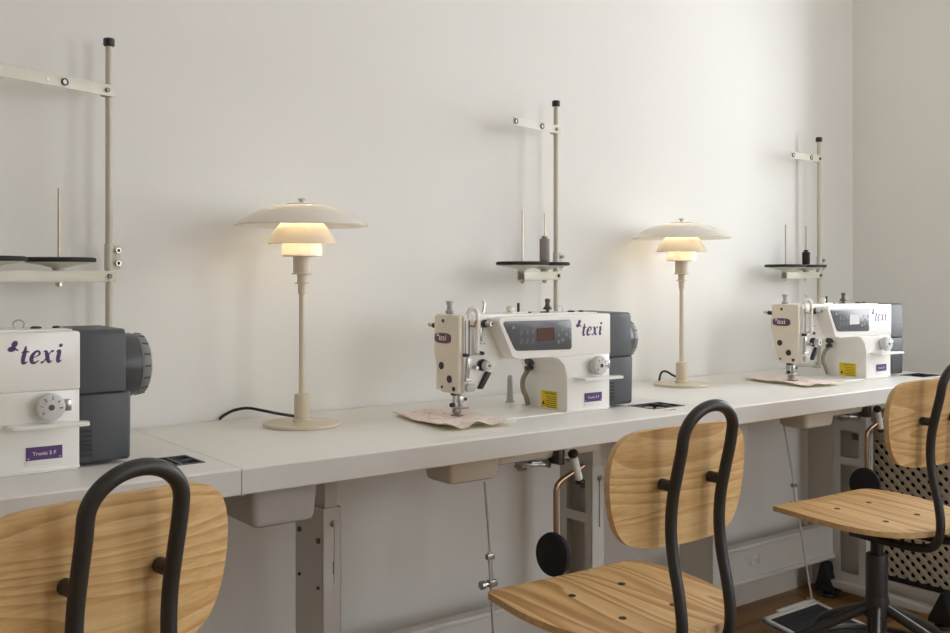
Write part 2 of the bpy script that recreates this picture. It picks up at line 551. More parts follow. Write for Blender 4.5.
for i, (y0, y1, z0, z1) in enumerate(WINS):
    b = bmesh.new()
    fx0, fx1 = RX + .10, RX + .16
    t_ = .06
    box(b, fx0, fx1, y0, y0 + t_, z0, z1, .004); box(b, fx0, fx1, y1 - t_, y1, z0, z1, .004)
    box(b, fx0, fx1, y0, y1, z0, z0 + t_, .004); box(b, fx0, fx1, y0, y1, z1 - t_, z1, .004)
    box(b, fx0, fx1, (y0 + y1) / 2 - .035, (y0 + y1) / 2 + .035, z0, z1, .004)
    wn = struct('window_%d' % (i + 1), b, 'trim', label='white framed window in the end wall')
    for ya, yb in ((y0 + t_, (y0 + y1) / 2 - .035), ((y0 + y1) / 2 + .035, y1 - t_)):
        b = bmesh.new(); box(b, fx0 + .025, fx0 + .031, ya, yb, z0 + t_, z1 - t_); obj('pane', b, 'pane', wn)
    b = bmesh.new(); box(b, RX - .03, RX + .10, y0 - .03, y1 + .03, z0 - .03, z0, .006); obj('window_sill', b, 'trim', wn)

b = bmesh.new()
xm = (FILL_WIN[0] + FILL_WIN[1]) / 2
for xa, xb in ((FILL_WIN[0], FILL_WIN[0] + .06), (xm - .035, xm + .035), (FILL_WIN[1] - .06, FILL_WIN[1])):
    box(b, xa, xb, Y0 - .14, Y0 - .08, FILL_WIN[2], FILL_WIN[3], .004)
for za_, zb_ in ((FILL_WIN[2], FILL_WIN[2] + .06), (FILL_WIN[3] - .06, FILL_WIN[3])):
    box(b, FILL_WIN[0], FILL_WIN[1], Y0 - .14, Y0 - .08, za_, zb_, .004)
wn = struct('window_3', b, 'trim', label='unseen white framed window added opposite the tables for fill light')
for xa, xb in ((FILL_WIN[0] + .06, xm - .035), (xm + .035, FILL_WIN[1] - .06)):
    b = bmesh.new(); box(b, xa, xb, Y0 - .113, Y0 - .107, FILL_WIN[2] + .06, FILL_WIN[3] - .06); obj('pane', b, 'pane', wn)

# ------------------------------------------------------------------ radiator cover on the end wall
CX = 3.06
rc = empty('radiator_cover', (CX, 0, 0))
tag(rc, 'beige radiator cover with diamond lattice screen along the end wall', 'radiator cover')
CY1 = -1.95
b = bmesh.new(); box(b, 0, .018, CY1, -.002, 0, .075, .002); obj('plinth', b, 'trim', rc)
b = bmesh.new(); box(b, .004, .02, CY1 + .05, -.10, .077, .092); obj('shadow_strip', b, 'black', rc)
b = bmesh.new(); box(b, 0, .018, -.13, -.002, .075, .65, .002); obj('stile', b, 'trim', rc)
b = bmesh.new(); box(b, 0, .018, CY1, CY1 + .09, .075, .65, .002); obj('stile', b, 'trim', rc)
b = bmesh.new(); box(b, 0, .018, CY1 + .09, -.13, .525, .65, .002); obj('rail', b, 'trim', rc)
b = bmesh.new(); box(b, -.012, RX - CX - .002, CY1 - .01, -.002, .652, .676, .003); obj('top_board', b, 'trim', rc)
b = bmesh.new(); box(b, .05, .20, CY1 + .12, -.14, .10, .60, .01); obj('radiator', b, 'void', rc)
b = bmesh.new(); box(b, .034, .04, CY1 + .02, -.03, .08, .56); obj('back_board', b, 'void', rc)
# diagonal laths clipped to the opening
b = bmesh.new()
ya, yb, za, zb = CY1 + .09, -.13, .092, .525
pitch = .036; hw = .0061
def lath(c, s, x0, x1):
    # line y = c + s*z ; clip to z range and y range
    z0_, z1_ = za, zb
    pts = []
    for z in (za, zb):
        yy = c + s * (z - za)
        pts.append((yy, z))
    (y0_, z0_), (y1_, z1_) = pts
    if y1_ == y0_: return
    t0, t1 = 0.0, 1.0
    dy = y1_ - y0_
    for lim, sgn in ((ya, 1), (yb, -1)):
        t = (lim - y0_) / dy
        if sgn * dy > 0: t0 = max(t0, t)
        else: t1 = min(t1, t)
    if t1 - t0 < .01: return
    A = Vector((0, y0_ + dy * t0, z0_ + (z1_ - z0_) * t0)); B = Vector((0, y0_ + dy * t1, z0_ + (z1_ - z0_) * t1))
    d = (B - A).normalized(); nrm = Vector((0, -d.z, d.y)) * hw
    vs = []
    for x in (x0, x1):
        for p in (A - nrm, A + nrm, B + nrm, B - nrm):
            vs.append(b.verts.new((x, p.y, p.z)))
    b.faces.new(vs[0:4]); b.faces.new(vs[4:8][::-1])
    for k in range(4):
        b.faces.new((vs[k], vs[(k + 1) % 4], vs[4 + (k + 1) % 4], vs[4 + k]))
c = ya - .5
while c < yb + .5:
    lath(c, 1.0, .006, .0105); lath(c, -1.0, .009, .0135)
    c += pitch
lt = obj('lattice_screen', b, 'lattice', rc)

# ------------------------------------------------------------------ sewing tables
TL, TF, TZ, TT = 1.2195, -0.537, 0.75, 0.045     # length, front y, top z, thickness
SEAM = [-0.5115, 0.708, 1.9275, 3.147]

def make_table():
    root = empty('sewing_table', (0, 0, 0))
    # local origin: left end at floor level, y as in the room
    g = .0007
    b = bmesh.new()
    hx0, hx1, hy0, hy1 = TL - .138, TL - .027, -.452, -.366
    def ring(x0, x1, y0, y1, z): return [b.verts.new(p) for p in ((x0, y0, z), (x1, y0, z), (x1, y1, z), (x0, y1, z))]
    o_t = ring(g, TL - g, TF, -.004, TZ); h_t = ring(hx0, hx1, hy0, hy1, TZ)
    h_b = ring(hx0, hx1, hy0, hy1, TZ - .014); o_b = ring(g, TL - g, TF, -.004, TZ - TT)
    for k in range(4):
        k2 = (k + 1) % 4
        b.faces.new((o_t[k], o_t[k2], h_t[k2], h_t[k])); b.faces.new((h_t[k], h_t[k2], h_b[k2], h_b[k])); b.faces.new((o_b[k], o_b[k2], o_t[k2], o_t[k]))
    b.faces.new(h_b); b.faces.new(o_b[::-1])
    bmesh.ops.recalc_face_normals(b, faces=b.faces)
    es = [e for e in b.edges if e.calc_face_angle(0) > R(30) and all(v.co.z > TZ - .001 or v.co.z < TZ - .04 for v in e.verts) and (abs(e.verts[0].co.y - TF) < 1e-5 or abs(e.verts[1].co.y - TF) < 1e-5) and abs(e.verts[0].co.z - e.verts[1].co.z) < 1e-5 and abs(e.verts[0].co.y - e.verts[1].co.y) < 1e-5]
    bmesh.ops.bevel(b, geom=es, offset=.003, segments=3, profile=.5, affect='EDGES')
    top = obj('tabletop', b, 'table', root)
    b = bmesh.new(); box(b, g, TL - g, TF - .0008, TF - .0001, TZ - TT + .003, TZ - .003); obj('edge_band', b, 'edge', root)
    # accessory tray let into the top
    b = bmesh.new()
    zt = TZ - .0135
    box(b, hx0 + .0005, hx1 - .0005, hy0 + .0005, hy1 - .0005, zt, zt + .002)
    for x0, x1, y0, y1 in ((hx0, hx0 + .005, hy0, hy1), (hx1 - .005, hx1, hy0, hy1), (hx0, hx1, hy0, hy0 + .005), (hx0, hx1, hy1 - .005, hy1), (hx0 + .07, hx0 + .074, hy0, hy1), (hx0 + .07, hx1, -.41, -.406)):
        box(b, x0 + .0004, x1 - .0004, y0 + .0004, y1 - .0004, zt, TZ + .0012)
    obj('accessory_tray', b, 'tray', root, label='black divided tray let into the tabletop')
    # print by the tray
    put_flat('lettering', script_word(), 'ink', (TL - .122, -.486, TZ), (1, 0, 0), (0, 1, 0), .0075, root, .0003)
    # legs: outer channel, inner sliding post, inner rungs
    for side, lx in ((-1, .301), (1, 1.0595)):
        b = bmesh.new()
        y0, y1 = -.266, -.146           # front, rear
        wd = .042
        xo = lx if side < 0 else lx + wd - .002      # outer sheet
        box(b, xo - (0 if side < 0 else 0), xo + .002, y0, y1, .04, .59)
        slot0, slot1 = .435, .552
        xs = lx + wd * .58
        for ya_, yb_ in ((y0, y0 + .0022), (y1 - .0022, y1)):     # front and rear flange, front one with its slot
            if ya_ == y0:
                box(b, lx, xs - .002, ya_, yb_, .04, .59); box(b, xs + .002, lx + wd, ya_, yb_, .04, .59)
                box(b, xs - .002, xs + .002, ya_, yb_, .04, slot0); box(b, xs - .002, xs + .002, ya_, yb_, slot1, .59)
            else:
                box(b, lx, lx + wd, ya_, yb_, .04, .59)
        xi0, xi1 = (lx, lx + .002) if side > 0 else (lx + wd - .002, lx + wd)
        box(b, xi0, xi1, y0, y0 + .026, .04, .59); box(b, xi0, xi1, y1 - .026, y1, .04, .59)   # returned lips
        leg = obj('leg', b, 'frame', root)
        for z0_, z1_ in ((.556, .59), (.444, .469), (.04, .09)):
            b = bmesh.new(); box(b, xi0, xi1, y0 + .026, y1 - .026, z0_, z1_); obj('rung', b, 'frame', leg)
        b = bmesh.new(); box(b, lx + wd / 2 - .006, lx + wd / 2 + .006, y0 + .03, y0 + .06, .525, .545, .002); obj('height_stop', b, 'dark_steel', leg)
        b = bmesh.new()
        box(b, lx + .006, lx + wd - .006, y0 + .004, y1 - .03, .556, .705, .002); box(b, lx - .02, lx + wd + .02, y0 - .04, y1 + .04, .700, .705)
        obj('leg_post', b, 'frame', root)
        b = bmesh.new()
        cyl(b, (xs, y0, slot1 + .006), (xs, y0 - .004, slot1 + .006), .0075, seg=12); cyl(b, (xs, y0 - .004, slot1 + .006), (xs, y0 - .008, slot1 + .006), .005, seg=6)
        obj('bolt', b, 'steel', leg)
        xb_ = lx if side < 0 else lx + wd
        for yy, zz, rr in ((-.248, .522, .006), (-.166, .530, .006), (-.248, .425, .0035), (-.166, .435, .0035)):
            b = bmesh.new(); cyl(b, (xb_, yy, zz), (xb_ + side * .004, yy, zz), rr, seg=10); obj('bolt', b, 'dark_steel', leg)
        # foot bar with two black feet
        lx0 = lx; lx = lx - side * .030
        b = bmesh.new()
        prism(b, [(-.52, .055), (-.28, .062), (-.13, .062), (-.13, .04), (-.28, .035), (-.52, .035)], .036, frame_m((lx + .003, 0, 0), (0, 1, 0), (0, 0, 1)), .002)
        obj('foot_bar', b, 'frame', root)
        for fy in (-.535, -.125):
            b = bmesh.new()
            s = 1 if fy < -.3 else -1
            prism(b, [(fy - s * .028, .018), (fy + s * .045, .018), (fy + s * .045, .03), (fy + s * .006, .112), (fy - s * .006, .112), (fy - s * .028, .03)], .044, frame_m((lx - .001, 0, 0), (0, 1, 0), (0, 0, 1)), .002)
            f = obj('foot', b, 'black', root)
            b = bmesh.new(); lathe(b, [(0, 0), (.024, 0), (.026, .004), (.022, .012), (.008, .014), (.006, .02), (0, .02)], (lx + .021, fy + s * .01, 0), seg=18); obj('levelling_pad', b, 'black', f)
        lx = lx0
    # cross beam with its folded flanges
    b = bmesh.new()
    prof = [(-.146, .13), (-.122, .13), (-.122, .136), (-.14, .138), (-.14, .236), (-.122, .239), (-.122, .245), (-.146, .245)]
    prism(b, prof, 1.0595 - .343, frame_m((.343, 0, 0), (0, 1, 0), (0, 0, 1)))
    box(b, .343, 1.0595, -.154, -.146, .130, .143, .002); box(b, .343, 1.0595, -.154, -.146, .233, .245, .002)
    bm_ = obj('cross_beam', b, 'frame', root)
    t = script_word()
    put_flat('embossing', t, 'frame', (.343 + .27, -.1465, .18), (1, 0, 0), (0, 0, 1), .017, bm_, .0014)
    # pencil drawer hanging below the front left
    b = bmesh.new()
    dx0, dx1, dy0, dy1 = .036, .164, -.50, -.21
    po = rounded(rect(0, dx1 - dx0, 0, dy1 - dy0), .014, 4)
    t = bmesh.new()
    rings = []
    for z_, ins in ((.703, -.006), (.698, -.006), (.697, 0), (.645, .004), (.637, .007), (.633, .014)):
        cx_, cy_ = (dx1 - dx0) / 2, (dy1 - dy0) / 2
        rings.append([b.verts.new((dx0 + cx_ + (px - cx_) * (1 - ins / cx_), dy0 + cy_ + (py - cy_) * (1 - ins / cy_), z_)) for px, py in po])
    t.free()
    for i in range(len(rings) - 1):
        for k in range(len(po)):
            k2 = (k + 1) % len(po)
            b.faces.new((rings[i][k], rings[i][k2], rings[i + 1][k2], rings[i + 1][k]))
    b.faces.new(rings[0]); b.faces.new(rings[-1][::-1])
    obj('drawer', b, 'plastic_grey', root)
    b = bmesh.new(); box(b, dx0 - .012, dx0 - .002, dy0 + .02, dy1, .69, .7045, .002); obj('drawer_runner', b, 'frame', root)
    # machine under-pan below the top
    b = bmesh.new()
    def tub(x0, x1, y0, y1, z0, z1, rb):
        po = rounded(rect(x0, x1, y0, y1), .016, 4)
        cx_, cy_ = (x0 + x1) / 2, (y0 + y1) / 2
        hx, hy = (x1 - x0) / 2, (y1 - y0) / 2
        rr = []
        for z_, ins in ((z1, 0), (z0 + rb, .004), (z0 + rb * .3, .004 + rb * .25), (z0, .004 + rb * .8)):
            rr.append([b.verts.new((cx_ + (px - cx_) * (1 - ins / hx), cy_ + (py - cy_) * (1 - ins / hy), z_)) for px, py in po])
        for i in range(3):
            for k in range(len(po)):
                k2 = (k + 1) % len(po)
                b.faces.new((rr[i][k], rr[i][k2], rr[i + 1][k2], rr[i + 1][k]))
        b.faces.new(rr[0]); b.faces.new(rr[-1][::-1])
    tub(.500, .640, -.43, -.33, .638, .7045, .012)
    tub(.632, .95, -.42, -.20, .660, .7045, .014)
    pan = obj('oil_pan', b, 'pan', root)
    b = bmesh.new(); box(b, .42, .506, -.40, -.26, .692, .7045, .002); obj('pan_flange', b, 'dark_steel', root)
    # bits of linkage beneath the pan
    b = bmesh.new()
    cyl(b, (.70, -.40, .652), (.80, -.40, .652), .005, seg=10); cyl(b, (.705, -.405, .652), (.72, -.405, .652), .011, seg=12); cyl(b, (.735, -.405, .655), (.748, -.405, .655), .009, seg=12)
    sweep(b, smooth_path([(.69, -.41, .66), (.72, -.425, .656), (.76, -.425, .652), (.79, -.41, .644), (.80, -.39, .67)], 5), .0035, 8)
    cyl(b, (.765, -.40, .66), (.765, -.40, .69), .004, seg=8)
    obj('linkage', b, 'steel', root)
    b = bmesh.new(); box(b, .795, .812, -.436, -.40, .648, .70, .003); obj('lifter_bracket', b, 'dark_steel', root)
    # knee lifter
    b = bmesh.new()
    kx, ky = .785, -.436
    sweep(b, smooth_path([(kx + .078, ky - .005, .640), (kx + .04, ky - .002, .625), (kx + .012, ky, .612), (kx + .001, ky, .598), (kx, ky, .575), (kx, ky, .50), (kx - .002, ky, .45)], 6), .006, 12)
    kn = obj('knee_lifter', b, 'warm_steel', root, label='bent steel knee lifter rod')
    b = bmesh.new()
    a0, a1 = Vector((kx + .046, ky - .008, .664)), Vector((kx + .062, ky - .008, .612))
    dd = (a1 - a0).normalized()
    cyl(b, a0, a1, .009, seg=16, bev=.002); obj('clamp', b, 'label_white', kn)
    b = bmesh.new(); cyl(b, a0 - dd * .016, a0, .0115, seg=16, bev=.004); obj('clamp_cap', b, 'black', kn)
    b = bmesh.new(); cyl(b, a1, a1 + dd * .01, .0095, seg=16, bev=.003); obj('clamp_cap', b, 'black', kn)
    b = bmesh.new()
    n = Vector((-1, -.12, .08)).normalized()
    lathe(b, [(0, -.012), (.036, -.012), (.044, -.009), (.048, 0), (.046, .006), (.040, .009), (0, .007)], Vector((kx - .010, ky - .002, .456)), n, 36)
    obj('knee_pad', b, 'rubber', kn, label='round black rubber knee pad')
    return root

tb = make_table()
TLAB = ['white sewing table at the left edge of the picture, under the left machine',
        'white sewing table in the middle, with a table lamp at its left end',
        'white sewing table nearest the corner, lattice cover behind its right leg']
for i in range(3):
    o = tb if i == 0 else copy_tree(tb)
    o.location = (SEAM[i], 0, 0)
    tag(o, TLAB[i], 'sewing table', 'white sewing tables in a row along the wall')
    if i == 2:
        b = bmesh.new(); box(b, .686, .6872, TF - .0004, TF + .001, TZ - TT + .003, TZ - .003); obj('edge_joint', b, 'ink', o)
        for dx, c_ in ((0, None),):
            pass

# ------------------------------------------------------------------ treadles
def make_treadle(rod0, rod1, fc):
    root = empty('foot_treadle')
    W, D = .255, .25
    # local origin at the back left corner on the floor; slopes down towards the front
    rot = Matrix.Translation((0, 0, .10)) @ Matrix.Rotation(R(-9), 4, 'X').inverted() @ Matrix.Rotation(0, 4, 'Z')
    b = bmesh.new()
    t = bmesh.new()
    box(t, 0, W, -D, 0, -.012, -.004); box(t, 0, W, -.016, 0, -.012, .004, .003); box(t, 0, W, -D, -D + .014, -.012, .004, .003)
    box(t, 0, .014, -D, 0, -.012, .004, .003); box(t, W - .014, W, -D, 0, -.012, .004, .003); box(t, .08, W, 0, .012, -.010, .006, .003)
    merge(b, t, rot); obj('pedal_frame', b, 'frame', root)
    b = bmesh.new(); t = bmesh.new()
    box(t, .0145, W - .0145, -D + .0145, -.0165, -.0038, .001)
    for k in range(9):
        yy = -.03 - k * .026
        box(t, .024, W - .024, yy - .012, yy, .001, .0022)
    merge(b, t, rot); obj('pedal_mat', b, 'rubber', root)
    for xx in (.02, W - .02):
        b = bmesh.new(); prism(b, [(-.16, 0), (-.09, 0), (-.10, .056), (-.15, .056)], .012, frame_m((xx - .006, 0, 0), (0, 1, 0), (0, 0, 1)), .002); obj('pivot_bracket', b, 'black', root)
    rod0 = Vector(rod0); rod1 = Vector(rod1)
    b = bmesh.new(); sweep(b, [rod0, rod0.lerp(rod1, fc + .12)], .0030, 8); rd = obj('pull_rod', b, 'galv', root)
    b = bmesh.new(); off = Vector((.006, 0, 0)); sweep(b, [rod0.lerp(rod1, fc - .01) + off, rod1], .0030, 8); obj('pull_rod', b, 'galv', root)
    b = bmesh.new()
    for f in (fc,):
        p = rod0.lerp(rod1, f); box(b, p.x - .008, p.x + .014, p.y - .007, p.y + .007, p.z - .007, p.z + .007, .002)
    p = rod0.lerp(rod1, fc); cyl(b, (p.x - .02, p.y, p.z), (p.x - .006, p.y, p.z), .005, seg=8); cyl(b, (p.x - .026, p.y, p.z), (p.x - .018, p.y, p.z), .009, seg=10)
    obj('rod_clamp', b, 'steel', rd)
    p = rod0.lerp(rod1, fc + .10); b = bmesh.new(); box(b, p.x - .007, p.x + .012, p.y - .006, p.y + .006, p.z - .006, p.z + .006, .002); obj('rod_clamp', b, 'steel', rd)
    b = bmesh.new(); cyl(b, rod0 + Vector((-.02, .006, -.002)), rod0 + Vector((.008, .006, -.002)), .007, seg=10); obj('rod_joint', b, 'steel', root)
    return root
tr = make_treadle((.243, .004, .107), (.146, .036, .650), .53)
tr.location = (2.372, -.322, 0)
tag(tr, 'grey foot treadle with black mat on the floor under the corner table', 'treadle', 'foot treadles under the sewing tables')
t2 = make_treadle((.135, -.196, .076), (.095, -.196, .638), .62)
t2.location = (1.20, -.24, 0)
tag(t2, 'foot treadle of the middle table, only its thin pull rod showing', 'treadle', 'foot treadles under the sewing tables')

# ------------------------------------------------------------------ sewing machines
def make_machine():
    root = empty('sewing_machine')
    XZ = lambda y: frame_m((0, y, 0), (1, 0, 0), (0, 0, 1))   # local (x,z), extruding towards -y
    YZ = lambda x: frame_m((x, 0, 0), (0, 1, 0), (0, 0, 1))   # local (y,z), extruding towards +x
    # bed
    b = bmesh.new(); prism(b, rounded(rect(-.02, .413, -.092, .086), .012), .0035, frame_m((0, 0, .0003), (1, 0, 0), (0, 1, 0)), .0012); obj('bed', b, 'white', root)
    b = bmesh.new(); prism(b, rounded(rect(.005, .05, -.02, .02), .004), .0008, frame_m((0, 0, .0038), (1, 0, 0), (0, 1, 0))); obj('needle_plate', b, 'steel', root)
    # head and arm
    arm = [(0.0125, .062), (.036, .062), (.074, .092), (.100, .122), (.125, .131), (.30, .131), (.413, .131), (.413, .231), (.06, .234), (.0125, .234)]
    b = bmesh.new(); prism(b, rounded(arm, [.002, .004, .01, .012, .02, 0, .002, .004, .0, .01]), .106, XZ(.054), .009, 3); 
    body = obj('arm', b, 'white', root)
    # raised front housing that carries the panel
    fh = [(.069, .228), (.113, .139), (.135, .134), (.4125, .134), (.4125, .2295)]
    b = bmesh.new(); prism(b, rounded(fh, [.012, .012, .01, .002, .006]), .045, XZ(-.050), .008, 3); hs = obj('front_housing', b, 'white', root)
    # column with arch fillet
    colm = [(.276, .004), (.276, .085), (.268, .112), (.25, .128), (.23, .134), (.4125, .134), (.4125, .004)]
    b = bmesh.new(); prism(b, rounded(colm, [.0, .03, .02, .015, 0, 0, 0]), .155, XZ(.062), .010, 3); cl = obj('column', b, 'white', root)
    b = bmesh.new(); prism(b, rect(.272, .413, -.0945, .064), .0035, frame_m((0, 0, .0038), (1, 0, 0), (0, 1, 0)), .001); obj('column_base', b, 'white', root)
    # face plate
    fp = [(-.047, .234), (.044, .234), (.047, .15), (.020, .060), (-.044, .060), (-.047, .15)]
    b = bmesh.new(); prism(b, rounded(fp, [.008, .014, .02, .01, .006, .01]), .012, YZ(.0005), .003, 3); face = obj('face_plate', b, 'ivory', root)
    for yy, zz, rr in ((.016, .119, .0085), (-.014, .091, .0085), (-.030, .0705, .0048), (.014, .0715, .003)):
        b = bmesh.new(); cyl(b, (0.0005, yy, zz), (-.0012, yy, zz), rr, seg=18); obj('plug', b, 'black', face)
    b = bmesh.new(); cyl(b, (0.0005, .010, .2195), (-.0012, .010, .2195), .0042, seg=14); obj('screw', b, 'dark_steel', face)
    b = bmesh.new(); prism(b, [(.0305 * math.copysign(abs(math.cos(a)) ** .6, math.cos(a)), .0115 * math.copysign(abs(math.sin(a)) ** .6, math.sin(a))) for a in [2 * PI * k / 28 for k in range(28)]], .0015, frame_m((0.0005, .0105, .181), (0, -1, 0), (0, 0, 1)))
    bd = obj('badge', b, 'badge', face, label='purple oval badge')
    put_flat('lettering', script_word(), 'label_white', (-.0011, .0245, .176), (0, -1, 0), (0, 0, 1), .0085, bd, .0004)
    # presser regulator on top of the head
    b = bmesh.new(); lathe(b, [(0, .232), (.0085, .232), (.0095, .236), (.0095, .241), (.0068, .243), (.0058, .25), (.0068, .256), (.0082, .259), (.0082, .263), (0, .263)], (.020, .012, 0), seg=20); obj('pressure_knob', b, 'plastic_grey', root)
    # lifter lever on the back of the head
    b = bmesh.new(); cyl(b, (.018, .05, .205), (.014, .068, .207), .006, seg=12, bev=.001); obj('lifter_lever', b, 'black', root)
    b = bmesh.new(); cyl(b, (.014, .068, .207), (.010, .080, .209), .0045, seg=10, bev=.001); obj('lever_tip', b, 'steel', root)
    b = bmesh.new(); prism(b, rounded([(.052, .160), (.057, .160), (.057, .192), (.052, .196)], .003), .006, YZ(.014), .001); obj('hand_lifter', b, 'steel', root)
    # take-up lever slots and guard
    b = bmesh.new()
    box(b, .0145, .0158, -.0530, -.0526, .15, .222); box(b, .0235, .0262, -.0530, -.0526, .145, .222)
    obj('lever_slot', b, 'black', root)
    b = bmesh.new()
    sweep(b, smooth_path([(.040, -.062, .150), (.040, -.063, .19), (.040, -.063, .232), (.0385, -.061, .243), (.034, -.056, .2475), (.028, -.052, .245), (.0255, -.050, .236), (.0255, -.050, .225)], 6), .0052, 12)
    box(b, .034, .046, -.060, -.050, .146, .156, .002)
    obj('lever_guard', b, 'white', root)
    b = bmesh.new(); sweep(b, [(.030, -.05, .21), (.031, -.064, .208), (.033, -.066, .222)], .0022, 8); obj('take_up_lever', b, 'brass', root)
    # thread guides and tensioners
    def knob(x, z, r, L, name, m1='steel', m2='black'):
        b = bmesh.new(); cyl(b, (x, -.052, z), (x, -.060, z), r * 1.15, seg=20, bev=.001); cyl(b, (x, -.060, z), (x, -.064, z), r * .7, seg=16); 
        k = obj('tension_disc', b, m2, root)
        b = bmesh.new(); cyl(b, (x, -.064, z), (x, -.064 - L, z), r * .92, r * .82, seg=20, bev=.0015); obj(name, b, m1, k)
        b = bmesh.new(); cyl(b, (x, -.064 - L, z), (x, -.0645 - L, z), r * .3, seg=12); obj('screw', b, 'dark_steel', k)
    knob(.066, .214, .0078, .016, 'tension_knob', 'steel', 'dark_steel')
    knob(.060, .122, .0115, .016, 'tension_knob', 'dial', 'black')
    b = bmesh.new(); prism(b, rounded([(.050, .172), (.057, .170), (.061, .205), (.053, .207)], .002), .004, XZ(-.053), .0008); box(b, .048, .060, -.066, -.053, .169, .1725, .001); obj('thread_guide', b, 'steel', root)
    for gx, gz in ((.012, .146), (.053, .149)):
        b = bmesh.new(); cyl(b, (gx, -.052, gz), (gx, -.066, gz), .0042, seg=12); obj('guide_post', b, 'black', root)
    b = bmesh.new(); cyl(b, (.012, -.062, .146), (.058, -.062, .149), .0018, seg=8); obj('guide_wire', b, 'steel', root)
    b = bmesh.new(); prism(b, rounded([(.012, .092), (.02, .092), (.028, .139), (.018, .139)], .002), .005, XZ(-.053), .001); box(b, .010, .026, -.062, -.053, .089, .094, .001); cyl(b, (.038, -.053, .118), (.038, -.066, .118), .004, seg=10); obj('thread_bracket', b, 'steel', root)
    b = bmesh.new(); prism(b, rounded(rect(.012, .036, .066, .083), .006), .010, XZ(-.053), .002); obj('thread_cutter_block', b, 'plastic_grey', root)
    b = bmesh.new(); prism(b, rounded([(.046, .070), (.056, .070), (.080, .104), (.070, .108)], .0015), .010, XZ(-.052), .0015); obj('light_bar', b, 'black', root, label='dark work light bar under the head')
    # needle bar, presser bar and foot
    b = bmesh.new(); cyl(b, (.024, 0, .020), (.024, 0, .064), .0042, seg=14); cyl(b, (.024, 0, .006), (.024, 0, .02), .0012, seg=8); obj('needle_bar', b, 'steel', root)
    b = bmesh.new(); cyl(b, (.040, 0, .024), (.040, 0, .064), .0052, seg=14); box(b, .034, .047, -.006, .006, .034, .050, .002); obj('presser_bar', b, 'steel', root)
    b = bmesh.new(); box(b, .017, .031, -.008, .006, .052, .060, .002); cyl(b, (.019, -.004, .032), (.010, -.006, .032), .0048, seg=12); cyl(b, (.047, -.003, .042), (.054, -.004, .042), .0035, seg=10); obj('clamp_screw', b, 'black', root)
    b = bmesh.new()
    box(b, .020, .036, -.010, .004, .012, .024, .002); box(b, .018, .0235, -.024, .006, .0065, .010, .001); box(b, .0285, .034, -.024, .006, .0065, .010, .001)
    sweep(b, [(.014, -.012, .012), (.014, -.018, .024), (.05, -.018, .024)], .0016, 6)
    obj('presser_foot', b, 'link', root)
    b = bmesh.new(); sweep(b, smooth_path([(.012, -.008, .026), (.03, -.014, .027), (.052, -.010, .026), (.052, .0, .025)], 4), .0015, 8); obj('finger_guard', b, 'steel', root)
    # control panel, its display and keys
    pn = [(.083, .2195), (.286, .218), (.2875, .149), (.120, .153)]
    b = bmesh.new(); prism(b, rounded(pn, [.006, .007, .008, .016]), .0025, XZ(-.0945), .001); pan_ = obj('control_panel', b, 'panel', root, label='dark grey control panel with small display')
    b = bmesh.new(); prism(b, rounded(rect(.181, .233, .172, .202), .002), .0008, XZ(-.097)); obj('display', b, 'screen', pan_)
    keys = [(.137 + .0165 * k, z) for k in range(3) for z in (.194, .174)]
    b = bmesh.new()
    for x_, z_ in keys:
        for (ax, az) in ((0, 0),):
            for s_ in ((x_ - .006, x_ + .006, z_ + .0055, z_ + .0062), (x_ - .006, x_ + .006, z_ - .0062, z_ - .0055), (x_ - .003, x_ + .004, z_ + .0006, z_ + .0024), (x_ - .005, x_ + .001, z_ - .003, z_ - .001)):
                box(b, s_[0], s_[1], -.0976, -.097, s_[2], s_[3])
    for x_, z_ in ((.113, .205), (.258, .196), (.258, .172), (.246, .184), (.270, .184), (.281, .195), (.281, .178), (.246, .168)):
        cyl(b, (x_, -.097, z_), (x_, -.0976, z_), .0042, seg=10)
    tag(obj('panel_key', b, 'key', pan_), kind='stuff')
    # lettering, plate, sticker, dial
    put_flat('lettering', script_word(), 'purple', (.3185, -.0949, .1795), (1, 0, 0), (0, 0, 1), .0198, root, .0004, label='purple slanted lettering with butterfly mark')
    b = bmesh.new(); box(b, .3286, .385, -.0944, -.0930, .013, .044, .0005); pl_ = obj('name_plate', b, 'label_white', root)
    b = bmesh.new(); box(b, .329, .3846, -.0950, -.0944, .0225, .0436); pp = obj('plate_print', b, 'purple', pl_)
    plain_text('Tronic 5 F', 'lettering', 'label_white', (.357, -.0951, .0325), (1, 0, 0), (0, 0, 1), .0085, pl_)
    for xx in (.3325, .381):
        b = bmesh.new(); cyl(b, (xx, -.095, .0255), (xx, -.0956, .0255), .0014, seg=8); obj('rivet', b, 'steel', pl_)
    b = bmesh.new(); box(b, .2752, .2762, -.060, -.003, .004, .047); st = obj('caution_sticker', b, 'yellow', root, label='yellow caution sticker')
    plain_text('CAUTION', 'lettering', 'ink', (.2751, -.0345, .0415), (0, -1, 0), (0, 0, 1), .0085, st)
    b = bmesh.new()
    for k in range(6):
        z_ = .0335 - k * .0048
        box(b, .2748, .2752, -.056, -.020 - (k % 2) * .004, z_ - .0006, z_ + .0006)
    t = bmesh.new(); 
    prism(b, [(-.0165, .014), (-.007, .014), (-.0118, .024)], .0004, frame_m((.2748, 0, 0), (0, 1, 0), (0, 0, 1))); t.free()
    tag(obj('small_print', b, 'ink', st), kind='stuff')
    dx, dz = .362, .1085
    b = bmesh.new(); lathe(b, [(0, 0), (.016, 0), (.018, .008), (.0205, .009), (.0225, .012), (.0225, .022), (.0205, .0255), (.0195, .026), (0, .026)], (dx, -.092, dz), (0, -1, 0), 40); dl = obj('stitch_dial', b, 'dial', root, label='round grey stitch length dial with numerals')
    b = bmesh.new(); cyl(b, (dx, -.118, dz), (dx, -.1186, dz), .0048, seg=18); obj('dial_screw', b, 'dark_steel', dl)
